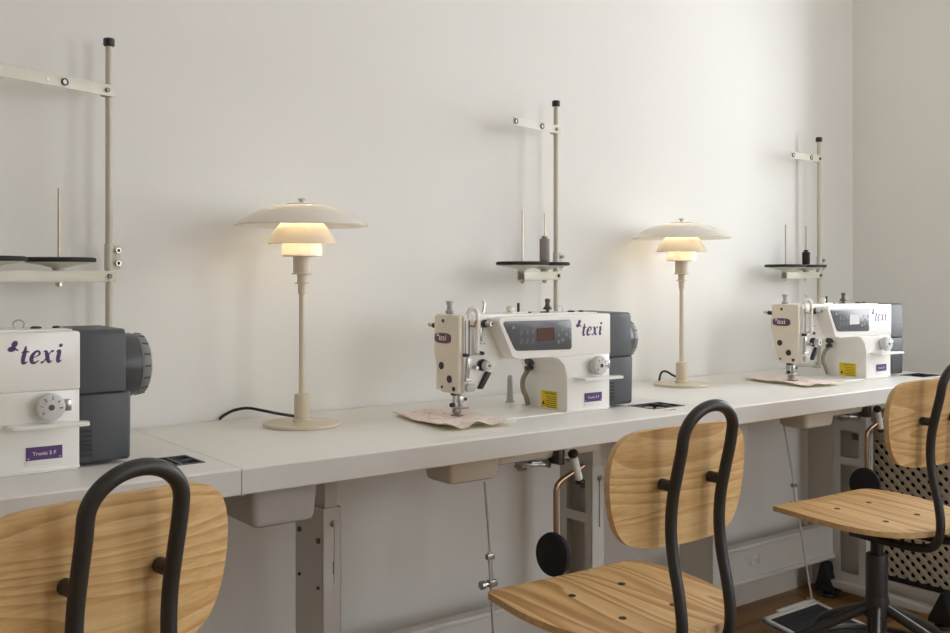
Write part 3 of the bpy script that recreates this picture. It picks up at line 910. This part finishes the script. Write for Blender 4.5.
    for k in range(12):
        a = R(215 - k * 22)
        ex = Vector((math.sin(a), 0, -math.cos(a))); ey = Vector((math.cos(a), 0, math.sin(a)))
        plain_text(str((k // 2) if k % 2 == 0 else '.'), 'numeral', 'ink', (dx + ey.x * .0145, -.1181, dz + ey.z * .0145), ex, ey, .0078, dl)
    b = bmesh.new(); box(b, dx + .0225, dx + .033, -.112, -.094, dz - .008, dz + .010, .0015); obj('dial_catch', b, 'steel', root)
    # reverse lever
    b = bmesh.new()
    prism(b, rounded([(.296, -.093), (.300, -.128), (.345, -.132), (.402, -.136), (.416, -.137), (.420, -.117), (.39, -.100), (.36, -.093)], [.002, .01, .02, .02, .006, .008, .02, .002]), .0065, frame_m((0, 0, .0765), (1, 0, 0), (0, 1, 0)), .0025, 3)
    obj('reverse_lever', b, 'white', root)
    # motor housing and hand wheel
    mh = [(-.088, .012), (-.084, .0045), (.062, .0045), (.064, .12), (.066, .135), (.064, .231), (-.090, .231), (-.093, .135), (-.089, .12)]
    b = bmesh.new()
    prism(b, rounded([(-.084, .006), (.060, .006), (.062, .124), (-.087, .124)], [.008, .008, 0, 0]), .086, YZ(.4135), .006, 3)
    mo = obj('motor_housing', b, 'motor', root)
    b = bmesh.new()
    prism(b, rounded([(-.090, .124), (.064, .124), (.062, .231), (-.088, .230)], [.002, .002, .012, .012]), .076, YZ(.4132), .007, 3)
    obj('motor_cover', b, 'motor', root)
    b = bmesh.new()
    for k in range(6):
        box(b, .4145, .434, -.0875, -.0835, .018 + k * .008, .0225 + k * .008)
    tag(obj('vent', b, 'black', mo), kind='stuff')
    b = bmesh.new()
    lathe(b, [(0, .48), (.050, .48), (.056, .486), (.0565, .522), (.0545, .525), (.0545, .528), (0, .528)], (0, -.008, .162), (1, 0, 0), 48); hwl = obj('hand_wheel', b, 'wheel', root)
    b = bmesh.new()
    lathe(b, [(0, .528), (.0545, .528), (.0555, .532), (.053, .543), (.047, .547), (.020, .548), (0, .546)], (0, -.008, .162), (1, 0, 0), 48)
    rim = obj('wheel_rim', b, 'wheelrim', hwl)
    b = bmesh.new()
    for k in range(16):
        a = 2 * PI * k / 16
        cyl(b, (.531, -.008 + .0552 * math.cos(a), .162 + .0552 * math.sin(a)), (.542, -.008 + .0535 * math.cos(a), .162 + .0535 * math.sin(a)), .0016, seg=6)
    tag(obj('grip_notch', b, 'wheel', hwl), kind='stuff')
    # things on top of the arm
    b = bmesh.new(); cyl(b, (.176, -.01, .232), (.176, -.01, .2365), .008, seg=16); lathe(b, [(0, .236), (.006, .236), (.0095, .240), (.0095, .247), (.006, .250), (0, .2505)], (.176, -.01, 0), seg=16); obj('oil_knob', b, 'ivory', root)
    b = bmesh.new(); prism(b, rounded([(.168, -.016), (.225, -.014), (.236, -.006), (.225, .004), (.168, .004)], .004), .004, frame_m((0, 0, .231), (1, 0, 0), (0, 1, 0)), .001); obj('winder_base', b, 'white', root)
    b = bmesh.new(); cyl(b, (.205, -.004, .234), (.205, -.004, .256), .0032, seg=12, bev=.0006); obj('thread_pin', b, 'black', root)
    b = bmesh.new(); sweep(b, smooth_path([(.104, .0, .232), (.106, 0, .245), (.108, 0, .256), (.104, .002, .262)], 5), [.0035 - .0001 * k for k in range(16)], 10); box(b, .088, .104, -.006, .006, .231, .236, .001); obj('thread_hook', b, 'steel', root)
    b = bmesh.new(); lathe(b, [(0, .231), (.004, .231), (.004, .238), (.012, .239), (.010, .243), (.006, .248), (.0052, .255), (.0065, .257), (.0065, .263), (.004, .265), (0, .265)], (.295, -.004, 0), seg=20); obj('bobbin_winder', b, 'dark_steel', root)
    for x_, r_ in ((.232, .006), (.280, .011), (.365, .009), (.398, .0065)):
        b = bmesh.new(); lathe(b, [(0, .2305), (r_, .2305), (r_, .2335), (r_ * .6, .235), (0, .235)], (x_, -.01, 0), seg=18); obj('oil_cap', b, 'black', root)
    b = bmesh.new(); sweep(b, smooth_path([(.335, .004, .232), (.333, .004, .241), (.341, .004, .246), (.350, .004, .241), (.348, .004, .232)], 5), .0014, 8); obj('thread_loop', b, 'steel', root)
    # linkage behind the arch
    b = bmesh.new()
    sweep(b, smooth_path([(.262, .022, .098), (.258, .032, .085), (.255, .040, .068), (.257, .042, .048), (.262, .036, .028), (.264, .030, .008)], 6), .0058, 12)
    lv = obj('lifting_link', b, 'link', root)
    b = bmesh.new(); cyl(b, (.250, .020, .115), (.272, .020, .115), .009, seg=16, bev=.001); cyl(b, (.252, .024, .098), (.270, .024, .098), .0065, seg=14); sweep(b, [(.262, .014, .131), (.262, .018, .118), (.262, .026, .095)], .005, 8); obj('link_joint', b, 'wheel', lv)
    # rest peg at the back
    return root

mc = make_machine()
MX = [.082, 1.301, 2.524]
MLAB = ['white sewing machine at the left edge of the picture, head cut off by the frame',
        'white sewing machine in the middle, between the two glowing table lamps',
        'white sewing machine farthest right, nearest the corner of the room']
for i in range(3):
    o = mc if i == 0 else copy_tree(mc)
    o.location = (MX[i], -.288, TZ)
    o.scale = (1, 1, .988)
    tag(o, MLAB[i], 'sewing machine', 'white industrial sewing machines in a row')

# head rest pegs
def make_peg():
    b = bmesh.new()
    lathe(b, [(0, 0), (.0115, 0), (.0115, .003), (.0085, .005), (.0072, .030), (.0062, .062), (.0045, .067), (0, .068)], seg=20)
    return obj('rest_peg', b, 'plastic_grey')
pg = make_peg()
pg.location = (1.607, -.138, TZ); pg.name = 'rest_peg'
tag(pg, 'grey tapered rest peg standing on the middle table behind the machine', 'peg', 'rest pegs behind the machines')
pg2 = pg.copy(); COL.objects.link(pg2); pg2.location = (2.76, -.135, TZ)
tag(pg2, 'grey tapered rest peg standing behind the machine nearest the corner', 'peg', 'rest pegs behind the machines')

# ------------------------------------------------------------------ thread stands
def make_stand(px, theta_top, theta_low, t_pads, guides, arm_len, z_arm, label):
    root = empty('thread_stand', (px, -.06, TZ))
    H = 1.537 - TZ
    b = bmesh.new(); cyl(b, (0, 0, .0), (0, 0, H - .012), .0068, seg=20); obj('post', b, 'post', root)
    b = bmesh.new(); cyl(b, (0, 0, H - .016), (0, 0, H), .0108, seg=20, bev=.002); obj('cap', b, 'black', root)
    b = bmesh.new(); lathe(b, [(0, .0003), (.022, .0003), (.022, .004), (.012, .008), (.010, .02), (0, .02)], seg=20); obj('mounting_collar', b, 'post', root)
    za = z_arm - TZ
    d = Vector((-math.cos(theta_top), -math.sin(theta_top), 0)); n = Vector((-d.y, d.x, 0))
    if n.y > 0: n = -n           # faces the room
    b = bmesh.new()
    fm = frame_m(n * .0085, d, (0, 0, 1))
    prism(b, rounded(rect(-.008, arm_len, za - .0115, za + .0115), .003), .0025, fm @ Matrix.Translation((0, 0, -.0012)), .0006)
    top = obj('guide_arm', b, 'arm', root)
    b = bmesh.new(); 
    c0 = Vector((0, 0, za)); 
    prism(b, rounded(rect(-.008, .013, za - .0115, za + .0115), .003), .0025, frame_m(-n * .0085, d, (0, 0, 1)) @ Matrix.Translation((0, 0, -.0012)), .0006); obj('clamp_plate', b, 'arm', top)
    b = bmesh.new(); p = d * .012 + Vector((0, 0, za)); cyl(b, p - n * .012, p + n * .013, .0038, seg=10); cyl(b, p + n * .010, p + n * .0135, .0050, seg=6); obj('bolt', b, 'dark_steel', top)
    for gt, kind in guides:
        p = d * gt + Vector((0, 0, za))
        b = bmesh.new()
        if kind == 'eye':
            lathe(b, [(.0048, .006), (.0072, .006), (.0075, .0095), (.0072, .0125), (.0048, .0125)], p, n, 20, closed=True); obj('thread_eye', b, 'black', top)
            b = bmesh.new(); cyl(b, p + n * .0095, p + n * .0112, .0049, seg=16); obj('eye_bush', b, 'label_white', top)
        else:
            cyl(b, p + n * .009, p + n * .0106, .0036, seg=14); obj('guide_hole', b, 'label_white', top)
    # lower arm with pads
    zl = 1.0655 - TZ
    d = Vector((-math.cos(theta_low), -math.sin(theta_low), 0)); n = Vector((-d.y, d.x, 0))
    if n.y > 0: n = -n
    b = bmesh.new()
    L = t_pads[-1] + .01
    box(b, -.009, L, -.010, .010, zl - .0115, zl - .0095); box(b, -.009, L, -.010, -.0085, zl - .0115, zl + .011, .0004); box(b, -.009, L, .0085, .010, zl - .0115, zl + .011, .0004)
    mt = frame_m((0, 0, 0), d, d.cross(Vector((0, 0, 1))) * -1)
    bmesh.ops.transform(b, matrix=mt, verts=b.verts)
    low = obj('spool_arm', b, 'arm', root)
    b = bmesh.new(); p = d * .010 + Vector((0, 0, zl)); cyl(b, p - n * .014, p + n * .014, .0038, seg=10); cyl(b, p + n * .0105, p + n * .0145, .0052, seg=6); obj('bolt', b, 'dark_steel', low)
    # post sleeve bracket with two screws above the arm
    b = bmesh.new(); lathe(b, [(.0070, 0), (.0088, 0), (.0088, .052), (.0070, .052)], (0, 0, zl + .012), (0, 0, 1), 20, closed=True); 
    box(b, .006, .022, -.004, .004, zl + .014, zl + .062, .001); sl = obj('sleeve_bracket', b, 'arm', root)
    for dz in (.026, .051):
        b = bmesh.new(); cyl(b, (.0155, -.012, zl + dz), (.0155, -.003, zl + dz), .0035, seg=10); cyl(b, (.0155, -.012, zl + dz), (.0155, -.008, zl + dz), .0055, seg=6); obj('screw', b, 'steel', sl)
    for tp in t_pads:
        c = d * tp
        b = bmesh.new(); lathe(b, [(0, zl + .011), (.010, zl + .011), (.012, zl + .016), (.033, zl + .0215), (.061, zl + .0255), (.062, zl + .0268), (0, zl + .0268)], c, (0, 0, 1), 36); cn = obj('spool_cone', b, 'arm', root)
        b = bmesh.new(); lathe(b, [(0, zl + .027), (.065, zl + .027), (.0665, zl + .0295), (.0655, zl + .034), (.061, zl + .0355), (0, zl + .0365)], c, (0, 0, 1), 36); obj('spool_pad', b, 'rubber', root)
        b = bmesh.new(); cyl(b, c + Vector((0, 0, zl - .02)), c + Vector((0, 0, zl + .165)), .0021, seg=10); cyl(b, c + Vector((0, 0, zl - .018)), c + Vector((0, 0, zl - .0115)), .006, seg=6); obj('spool_pin', b, 'pin', root)
    tag(root, label, 'thread stand', 'thread stands fixed behind the machines')
    return root, d, zl
s1 = make_stand(.6432, R(22), R(28), (.126, .285), ((.110, 'eye'), (.146, 'hole'), (.30, 'eye')), .36, 1.432,
                'beige thread stand at the left edge with two empty black pads')
s2 = make_stand(1.8315, R(14), R(27), (.083, .232), ((.080, 'eye'), (.196, 'eye')), .205, 1.458,
                'beige thread stand in the middle carrying a taupe thread spool')
s3 = make_stand(3.036, R(4), R(8), (.094, .236), ((.066, 'eye'), (.178, 'eye')), .19, 1.462,
                'beige thread stand nearest the corner carrying a small black thread spool')

def spool(st, tp, px, H, r, m, label, cat='thread spool'):
    root, d, zl = st
    c = Vector((px, -.06, TZ)) + d * tp
    z0 = TZ + zl + .0368
    e = empty('thread_spool', (c.x, c.y, z0))
    b = bmesh.new()
    prof = [(.0026, .0), (r * .8, 0), (r * .98, .003)]
    n = 14
    for k in range(n + 1):
        prof.append((r * (1.0 if k % 2 == 0 else .975), .004 + (H - .008) * k / n))
    prof += [(r * .9, H - .002), (.0026, H)]
    lathe(b, prof, (0, 0, 0), (0, 0, 1), 28, closed=True); obj('thread', b, m, e)
    b = bmesh.new(); lathe(b, [(.0028, H), (.0085, H), (.0075, H + .005), (.0028, H + .005)], (0, 0, 0), (0, 0, 1), 18, closed=True); obj('spool_core', b, m, e)
    tag(e, label, cat)
    return e
spool(s2, .083, 1.8315, .062, .0135, 'thread_taupe', 'taupe thread spool on the pin of the middle thread stand')
spool(s3, .094, 3.036, .043, .0130, 'thread_black', 'short black thread spool on the pin of the corner thread stand')

# ------------------------------------------------------------------ table lamps
def make_lamp():
    root = empty('table_lamp')
    b = bmesh.new(); lathe(b, [(0, 0), (.078, 0), (.0805, .0015), (.0805, .005), (.079, .0072), (.022, .009), (0, .009)], seg=64); obj('base', b, 'lamp', root)
    b = bmesh.new(); lathe(b, [(0, .009), (.0205, .009), (.0205, .013), (.0165, .015), (.0163, .060), (.0155, .066), (.0068, .069), (.0065, .07), (0, .07)], seg=32); obj('sleeve', b, 'lamp', root)
    b = bmesh.new(); lathe(b, [(0, .069), (.0066, .069), (.0062, .276), (.0078, .278), (.0085, .281), (.0088, .300), (0, .300)], seg=24); obj('stem', b, 'lamp', root)
    b = bmesh.new(); lathe(b, [(0, .299), (.0155, .2995), (.0157, .3015), (.0102, .3025), (.0102, .3165), (.0108, .3185), (.0222, .319), (.0226, .3215), (.0188, .3225), (.0188, .358), (0, .358)], seg=32); obj('socket', b, 'lamp', root)
    def shell(name, prof, th=.003, m='opal'):
        b = bmesh.new()
        P = smooth_path([(r, h, 0) for r, h in prof], 6)
        outer = [(p.x, p.y) for p in P]
        inner = []
        for i, p in enumerate(P):
            a_ = P[max(i - 1, 0)]; c_ = P[min(i + 1, len(P) - 1)]
            t = Vector((c_.x - a_.x, c_.y - a_.y)); t.normalize()
            nn = Vector((-t.y, t.x)) * th
            inner.append((max(p.x + nn.x, .002), p.y + nn.y))
        lathe(b, outer + inner[::-1], (0, 0, 0), (0, 0, 1), 64, closed=True)
        return obj(name, b, m, root, angle=60)
    shell('lower_shade', [(.041, .358), (.0415, .372), (.0400, .386), (.037, .400), (.034, .412)], .0028, 'opal_inner')
    shell('middle_shade', [(.0715, .384), (.067, .398), (.058, .412), (.047, .425), (.040, .432)], .003)
    shell('upper_shade', [(.140, .4235), (.128, .433), (.108, .4455), (.082, .4565), (.054, .4635), (.030, .4665), (.024, .467)], .003, 'opal_dense')
    b = bmesh.new(); lathe(b, [(.010, .356), (.0405, .357), (.0405, .3595), (.010, .3595)], seg=32, closed=True); obj('lower_ring', b, 'lamp', root)
    b = bmesh.new()
    for k in range(3):
        a = 2 * PI * k / 3 + .5
        sweep(b, [(.036 * math.cos(a), .036 * math.sin(a), .359), (.0345 * math.cos(a), .0345 * math.sin(a), .43), (.026 * math.cos(a), .026 * math.sin(a), .466)], .0014, 6)
    obj('shade_holder', b, 'steel', root)
    b = bmesh.new(); lathe(b, [(0, .466), (.032, .4665), (.033, .4675), (.028, .469), (.006, .470), (.004, .471), (.0035, .475), (.008, .476), (.0085, .478), (.006, .480), (0, .4805)], seg=32); obj('finial', b, 'steel', root)
    b = bmesh.new(); lathe(b, [(0, .358), (.010, .358), (.010, .372), (.013, .386), (.0145, .404), (.011, .419), (0, .425)], seg=20); bl = obj('bulb', b, bulb_m, root)
    return root
bulb_m, nt_, b_ = new_mat('lit_bulb')
b_.inputs['Base Color'].default_value = (1, .9, .75, 1)
b_.inputs['Emission Color'].default_value = (1.0, 0.80, 0.52, 1)
b_.inputs['Emission Strength'].default_value = BULB

LPOS = [(1.0105, -.172), (2.241, -.143)]
lp = make_lamp()
for i, (lx, ly) in enumerate(LPOS):
    o = lp if i == 0 else copy_tree(lp)
    o.location = (lx, ly, TZ)
    tag(o, ['beige table lamp with three glowing opal shades, between the left and middle machines',
            'beige table lamp with three glowing opal shades, between the middle and right machines'][i], 'table lamp', 'lit table lamps on the sewing tables')

# cables
def cable(pts, label):
    b = bmesh.new(); sweep(b, smooth_path(pts, 10), .0032, 10); o = obj('lamp_cable', b, 'cord')
    tag(o, label, 'cable')
cable([(.9985, -.160, .769), (.992, -.090, .768), (.978, -.052, .771), (.955, -.026, .7755), (.929, -.014, .772), (.908, -.008, .762), (.897, -.0065, .7535)], 'black cable arching from the left table lamp to the wall')
cable([(2.2415, -.1255, .772), (2.248, -.102, .776), (2.251, -.080, .783), (2.253, -.062, .783), (2.254, -.051, .774), (2.255, -.044, .7535)], 'short bent black cable behind the right table lamp')

# ------------------------------------------------------------------ cloth pieces under the needles
def cloth(cx, cy, W, D, rz, seed, label, lift):
    rnd = random.Random(seed)
    ph = [rnd.uniform(0, 6.28) for _ in range(6)]
    nx, ny = 40, 56
    b = bmesh.new()
    g = []
    for j in range(ny + 1):
        rowv = []
        for i in range(nx + 1):
            u, v = i / nx - .5, j / ny - .5
            x, y = u * W, v * D
            edge = max(0, (-v - .22) / .28)
            z = .0045 + .0016 * (math.sin(u * 11 + ph[0]) * math.cos(v * 7 + ph[1]) + 1)
            z += edge ** 1.5 * lift * (0.5 + .5 * math.sin(u * 15 + ph[2])) 
            e2 = max(0, (-u - .3) / .2)
            z += e2 ** 1.5 * .002 * (0.5 + .5 * math.sin(v * 13 + ph[3]))
            x += .003 * math.sin(v * 9 + ph[4]); y += .004 * math.sin(u * 8 + ph[5])
            # flat where the presser foot and bed clamp it
            f = min(1, math.hypot(x, y + 0) / .05)
            z = .0048 + (z - .0048) * f
            rowv.append(b.verts.new((x, y, z)))
        g.append(rowv)
    for j in range(ny):
        for i in range(nx):
            b.faces.new((g[j][i], g[j][i + 1], g[j + 1][i + 1], g[j + 1][i]))
    o = obj('cloth_piece', b, ['cloth', 'cloth_back'], None, angle=180)
    o.location = (cx, cy, TZ); o.rotation_euler = (0, 0, rz)
    md = o.modifiers.new('thickness', 'SOLIDIFY'); md.thickness = .0016; md.offset = 1; md.material_offset = 1; md.material_offset_rim = 1
    tag(o, label, 'cloth', 'printed cloth pieces under the needles')
cloth(1.302, -.309, .165, .268, R(-8.5), 3, 'pink and cream floral cloth under the needle of the middle machine', .009)
cloth(2.562, -.292, .155, .265, R(-9), 11, 'pink and cream floral cloth under the needle of the right machine', .005)

# a few bobbins in the trays
def bobbin(x, y, z, label):
    e = empty('bobbin', (x, y, z))
    b = bmesh.new(); lathe(b, [(.003, 0), (.0105, 0), (.0105, .001), (.005, .0012), (.005, .0078), (.0105, .008), (.0105, .009), (.003, .009)], seg=20, closed=True); obj('spool_body', b, 'steel', e)
    b = bmesh.new(); lathe(b, [(.0052, .0014), (.0092, .0014), (.0092, .0077), (.0052, .0077)], seg=20, closed=True); obj('thread', b, 'cloth_back', e)
    tag(e, label, 'bobbin', 'bobbins in the table trays')
bz = TZ - .0114
bobbin(1.825, -.402, bz, 'metal bobbin wound with cream thread in the middle table tray, left one')
bobbin(1.842, -.424, bz, 'metal bobbin wound with cream thread in the middle table tray, right one')
bobbin(.632, -.404, bz, 'metal bobbin with cream thread in the left table tray')

# ------------------------------------------------------------------ chairs
def make_chair(dz=0.0):
    root = empty('work_chair')
    top_parts = []
    # seat: origin at the column on the floor, +y is the front
    half = [(-.165, .166), (-.10, .176), (0, .180)]
    out = [(0, .180), (.10, .178), (.160, .172), (.178, .162), (.186, .145), (.196, .08), (.199, .02), (.190, -.05), (.165, -.11), (.125, -.152), (.07, -.176), (0, -.184)]
    pts = smooth_path([(x, y, 0) for x, y in out], 3)
    rim = [(p.x, p.y) for p in pts] + [(-p.x, p.y) for p in reversed(pts[1:-1])]
    zs = lambda x, y: .500 + .030 * y + (.045 * max(0, -y - .06) ** 1.0 * 0) - (.9 * max(0, y - .10) ** 2) + .10 * (abs(x) / .2) ** 2.4 * .06 + .5 * max(0, -y - .09) ** 2
    b = bmesh.new()
    N = len(rim); K = 9
    def layer(dz, flip):
        c = b.verts.new((0, 0, zs(0, 0) + dz)); prev = None; rings = []
        for k in range(1, K + 1):
            f = k / K
            rings.append([b.verts.new((x * f, y * f, zs(x * f, y * f) + dz)) for x, y in rim])
        for i in range(N):
            j = (i + 1) % N
            b.faces.new((c, rings[0][i], rings[0][j]))
            for k in range(K - 1):
                b.faces.new((rings[k][i], rings[k + 1][i], rings[k + 1][j], rings[k][j]))
        return rings[-1]
    r1 = layer(0, False); r0 = layer(-.0125, True)
    for i in range(N):
        j = (i + 1) % N
        f = b.faces.new((r1[i], r0[i], r0[j], r1[j])); f.material_index = 1
    seat = obj('seat', b, ['pine_seat', 'ply_edge'], root, angle=50)
    for sx in (-1, 1):
        for sy in (-1, 1):
            x, y = sx * .061, sy * .066
            b = bmesh.new(); z = zs(x, y); cyl(b, (x, y, z - .003), (x, y, z + .0012), .0072, seg=14, bev=.0008); obj('seat_bolt', b, 'black', seat)
    # backrest panel: gently curved ply, wide top
    out = [(0, .100), (.085, .098), (.126, .091), (.150, .070), (.159, .033), (.157, -.01), (.146, -.052), (.125, -.082), (.09, -.094), (.05, -.098), (0, -.099)]
    pts = smooth_path([(x, z, 0) for x, z in out], 3)
    rim = [(p.x, p.y) for p in pts] + [(-p.x, p.y) for p in reversed(pts[1:-1])]
    BY, BZ = -.148, .733
    yb = lambda x, z: BY + .55 * x * x - .06 * z
    b = bmesh.new(); N = len(rim)
    def layer2(dy):
        c = b.verts.new((0, yb(0, 0) + dy, BZ)); rings = []
        for k in range(1, K + 1):
            f = k / K
            rings.append([b.verts.new((x * f, yb(x * f, z * f) + dy, BZ + z * f)) for x, z in rim])
        for i in range(N):
            j = (i + 1) % N
            b.faces.new((c, rings[0][i], rings[0][j]))
            for k in range(K - 1):
                b.faces.new((rings[k][i], rings[k + 1][i], rings[k + 1][j], rings[k][j]))
        return rings[-1]
    r1 = layer2(-.006); r0 = layer2(.006)
    for i in range(N):
        j = (i + 1) % N
        f = b.faces.new((r1[i], r0[i], r0[j], r1[j])); f.material_index = 1
    obj('backrest', b, ['pine_back', 'ply_edge'], root, angle=50)
    # bent tube: up one side, arch, down the other, both ends run forward under the seat
    side = [(-.02, .452), (-.09, .452), (-.15, .455), (-.182, .466), (-.196, .490), (-.199, .525), (-.192, .572), (-.181, .618), (-.175, .667), (-.178, .715), (-.188, .760), (-.198, .799), (-.2025, .823)]
    hwid = .057
    path = [(-hwid, y, z) for y, z in side]
    for k in range(1, 12):
        a = PI - PI * k / 12
        path.append((hwid * math.cos(a), -.2025 - .012 * math.sin(a), .823 + .049 * math.sin(a)))
    path += [(hwid, y, z) for y, z in reversed(side)]
    b = bmesh.new(); sweep(b, smooth_path(path, 4), .0098, 16); obj('back_tube', b, 'tube', root)
    for s in (-1, 1):
        z = .741
        b = bmesh.new(); cyl(b, (s * hwid, -.184, z), (s * hwid, yb(hwid, z - BZ) - .006, z), .0092, .0098, seg=16, bev=.002); obj('standoff', b, 'tube', root)
    # plate, column, star base
    b = bmesh.new(); box(b, -.066, .066, -.072, .072, .4635, .470, .003); box(b, -.068, .068, -.03, .03, .445, .4635, .004); obj('seat_plate', b, 'tube', root)
    for o in kids(root):
        o.location.z += dz
    b = bmesh.new(); cyl(b, (0, 0, .34), (0, 0, .4455 + dz), .0145, seg=24); obj('gas_lift', b, 'black', root)
    b = bmesh.new(); lathe(b, [(0, .27), (.0255, .27), (.0255, .395), (.024, .40), (.0, .40)], seg=28); obj('column', b, 'tube', root)
    b = bmesh.new(); lathe(b, [(0, .13), (.020, .13), (.0225, .135), (.0225, .245), (.0285, .252), (.0285, .285), (.026, .30), (0, .30)], seg=28); hub = obj('hub', b, 'tube', root)
    for k in range(5):
        a = R(214 + 72 * k)
        dv = Vector((math.cos(a), math.sin(a), 0))
        b = bmesh.new(); sweep(b, smooth_path([dv * .015 + Vector((0, 0, .275)), dv * .10 + Vector((0, 0, .236)), dv * .18 + Vector((0, 0, .198)), dv * .235 + Vector((0, 0, .165)), dv * .258 + Vector((0, 0, .130))], 4), .0115, 12)
        lg = obj('leg', b, 'tube', root)
        b = bmesh.new(); cyl(b, dv * .259 + Vector((0, 0, .003)), dv * .259 + Vector((0, 0, .125)), .009, seg=12); lathe(b, [(0, 0), (.021, 0), (.023, .004), (.021, .014), (.010, .018), (0, .018)], dv * .259, (0, 0, 1), 20); obj('glide', b, 'black', lg)
    b = bmesh.new()
    rr_, zr = .165, .168
    n_ = 48; ms = 8
    rings = []
    for k in range(n_):
        a = 2 * PI * k / n_
        rings.append([b.verts.new(((rr_ + .008 * math.cos(2 * PI * m / ms)) * math.cos(a), (rr_ + .008 * math.cos(2 * PI * m / ms)) * math.sin(a), zr + .008 * math.sin(2 * PI * m / ms))) for m in range(ms)])
    for k in range(n_):
        for m in range(ms):
            b.faces.new((rings[k][m], rings[(k + 1) % n_][m], rings[(k + 1) % n_][(m + 1) % ms], rings[k][(m + 1) % ms]))
    obj('brace_ring', b, 'tube', root)
    return root

ch = make_chair(-.014)
CH = [((.348, -.778), 9.7, 'plywood work chair at the lower left, seen from behind below the left machine'),
      ((1.310, -.816), -2.5, 'plywood work chair in front of the middle sewing table, backrest towards the camera'),
      ((2.240, -.752), -4.0, 'plywood work chair at the right edge of the picture, its black star base showing')]
for i, ((x, y), a, lab) in enumerate(CH):
    o = ch if i == 0 else (copy_tree(ch) if i == 1 else make_chair(0.0))
    o.location = (x, y, 0); o.rotation_euler = (0, 0, R(a))
    tag(o, lab, 'chair', 'plywood work chairs at the sewing tables')
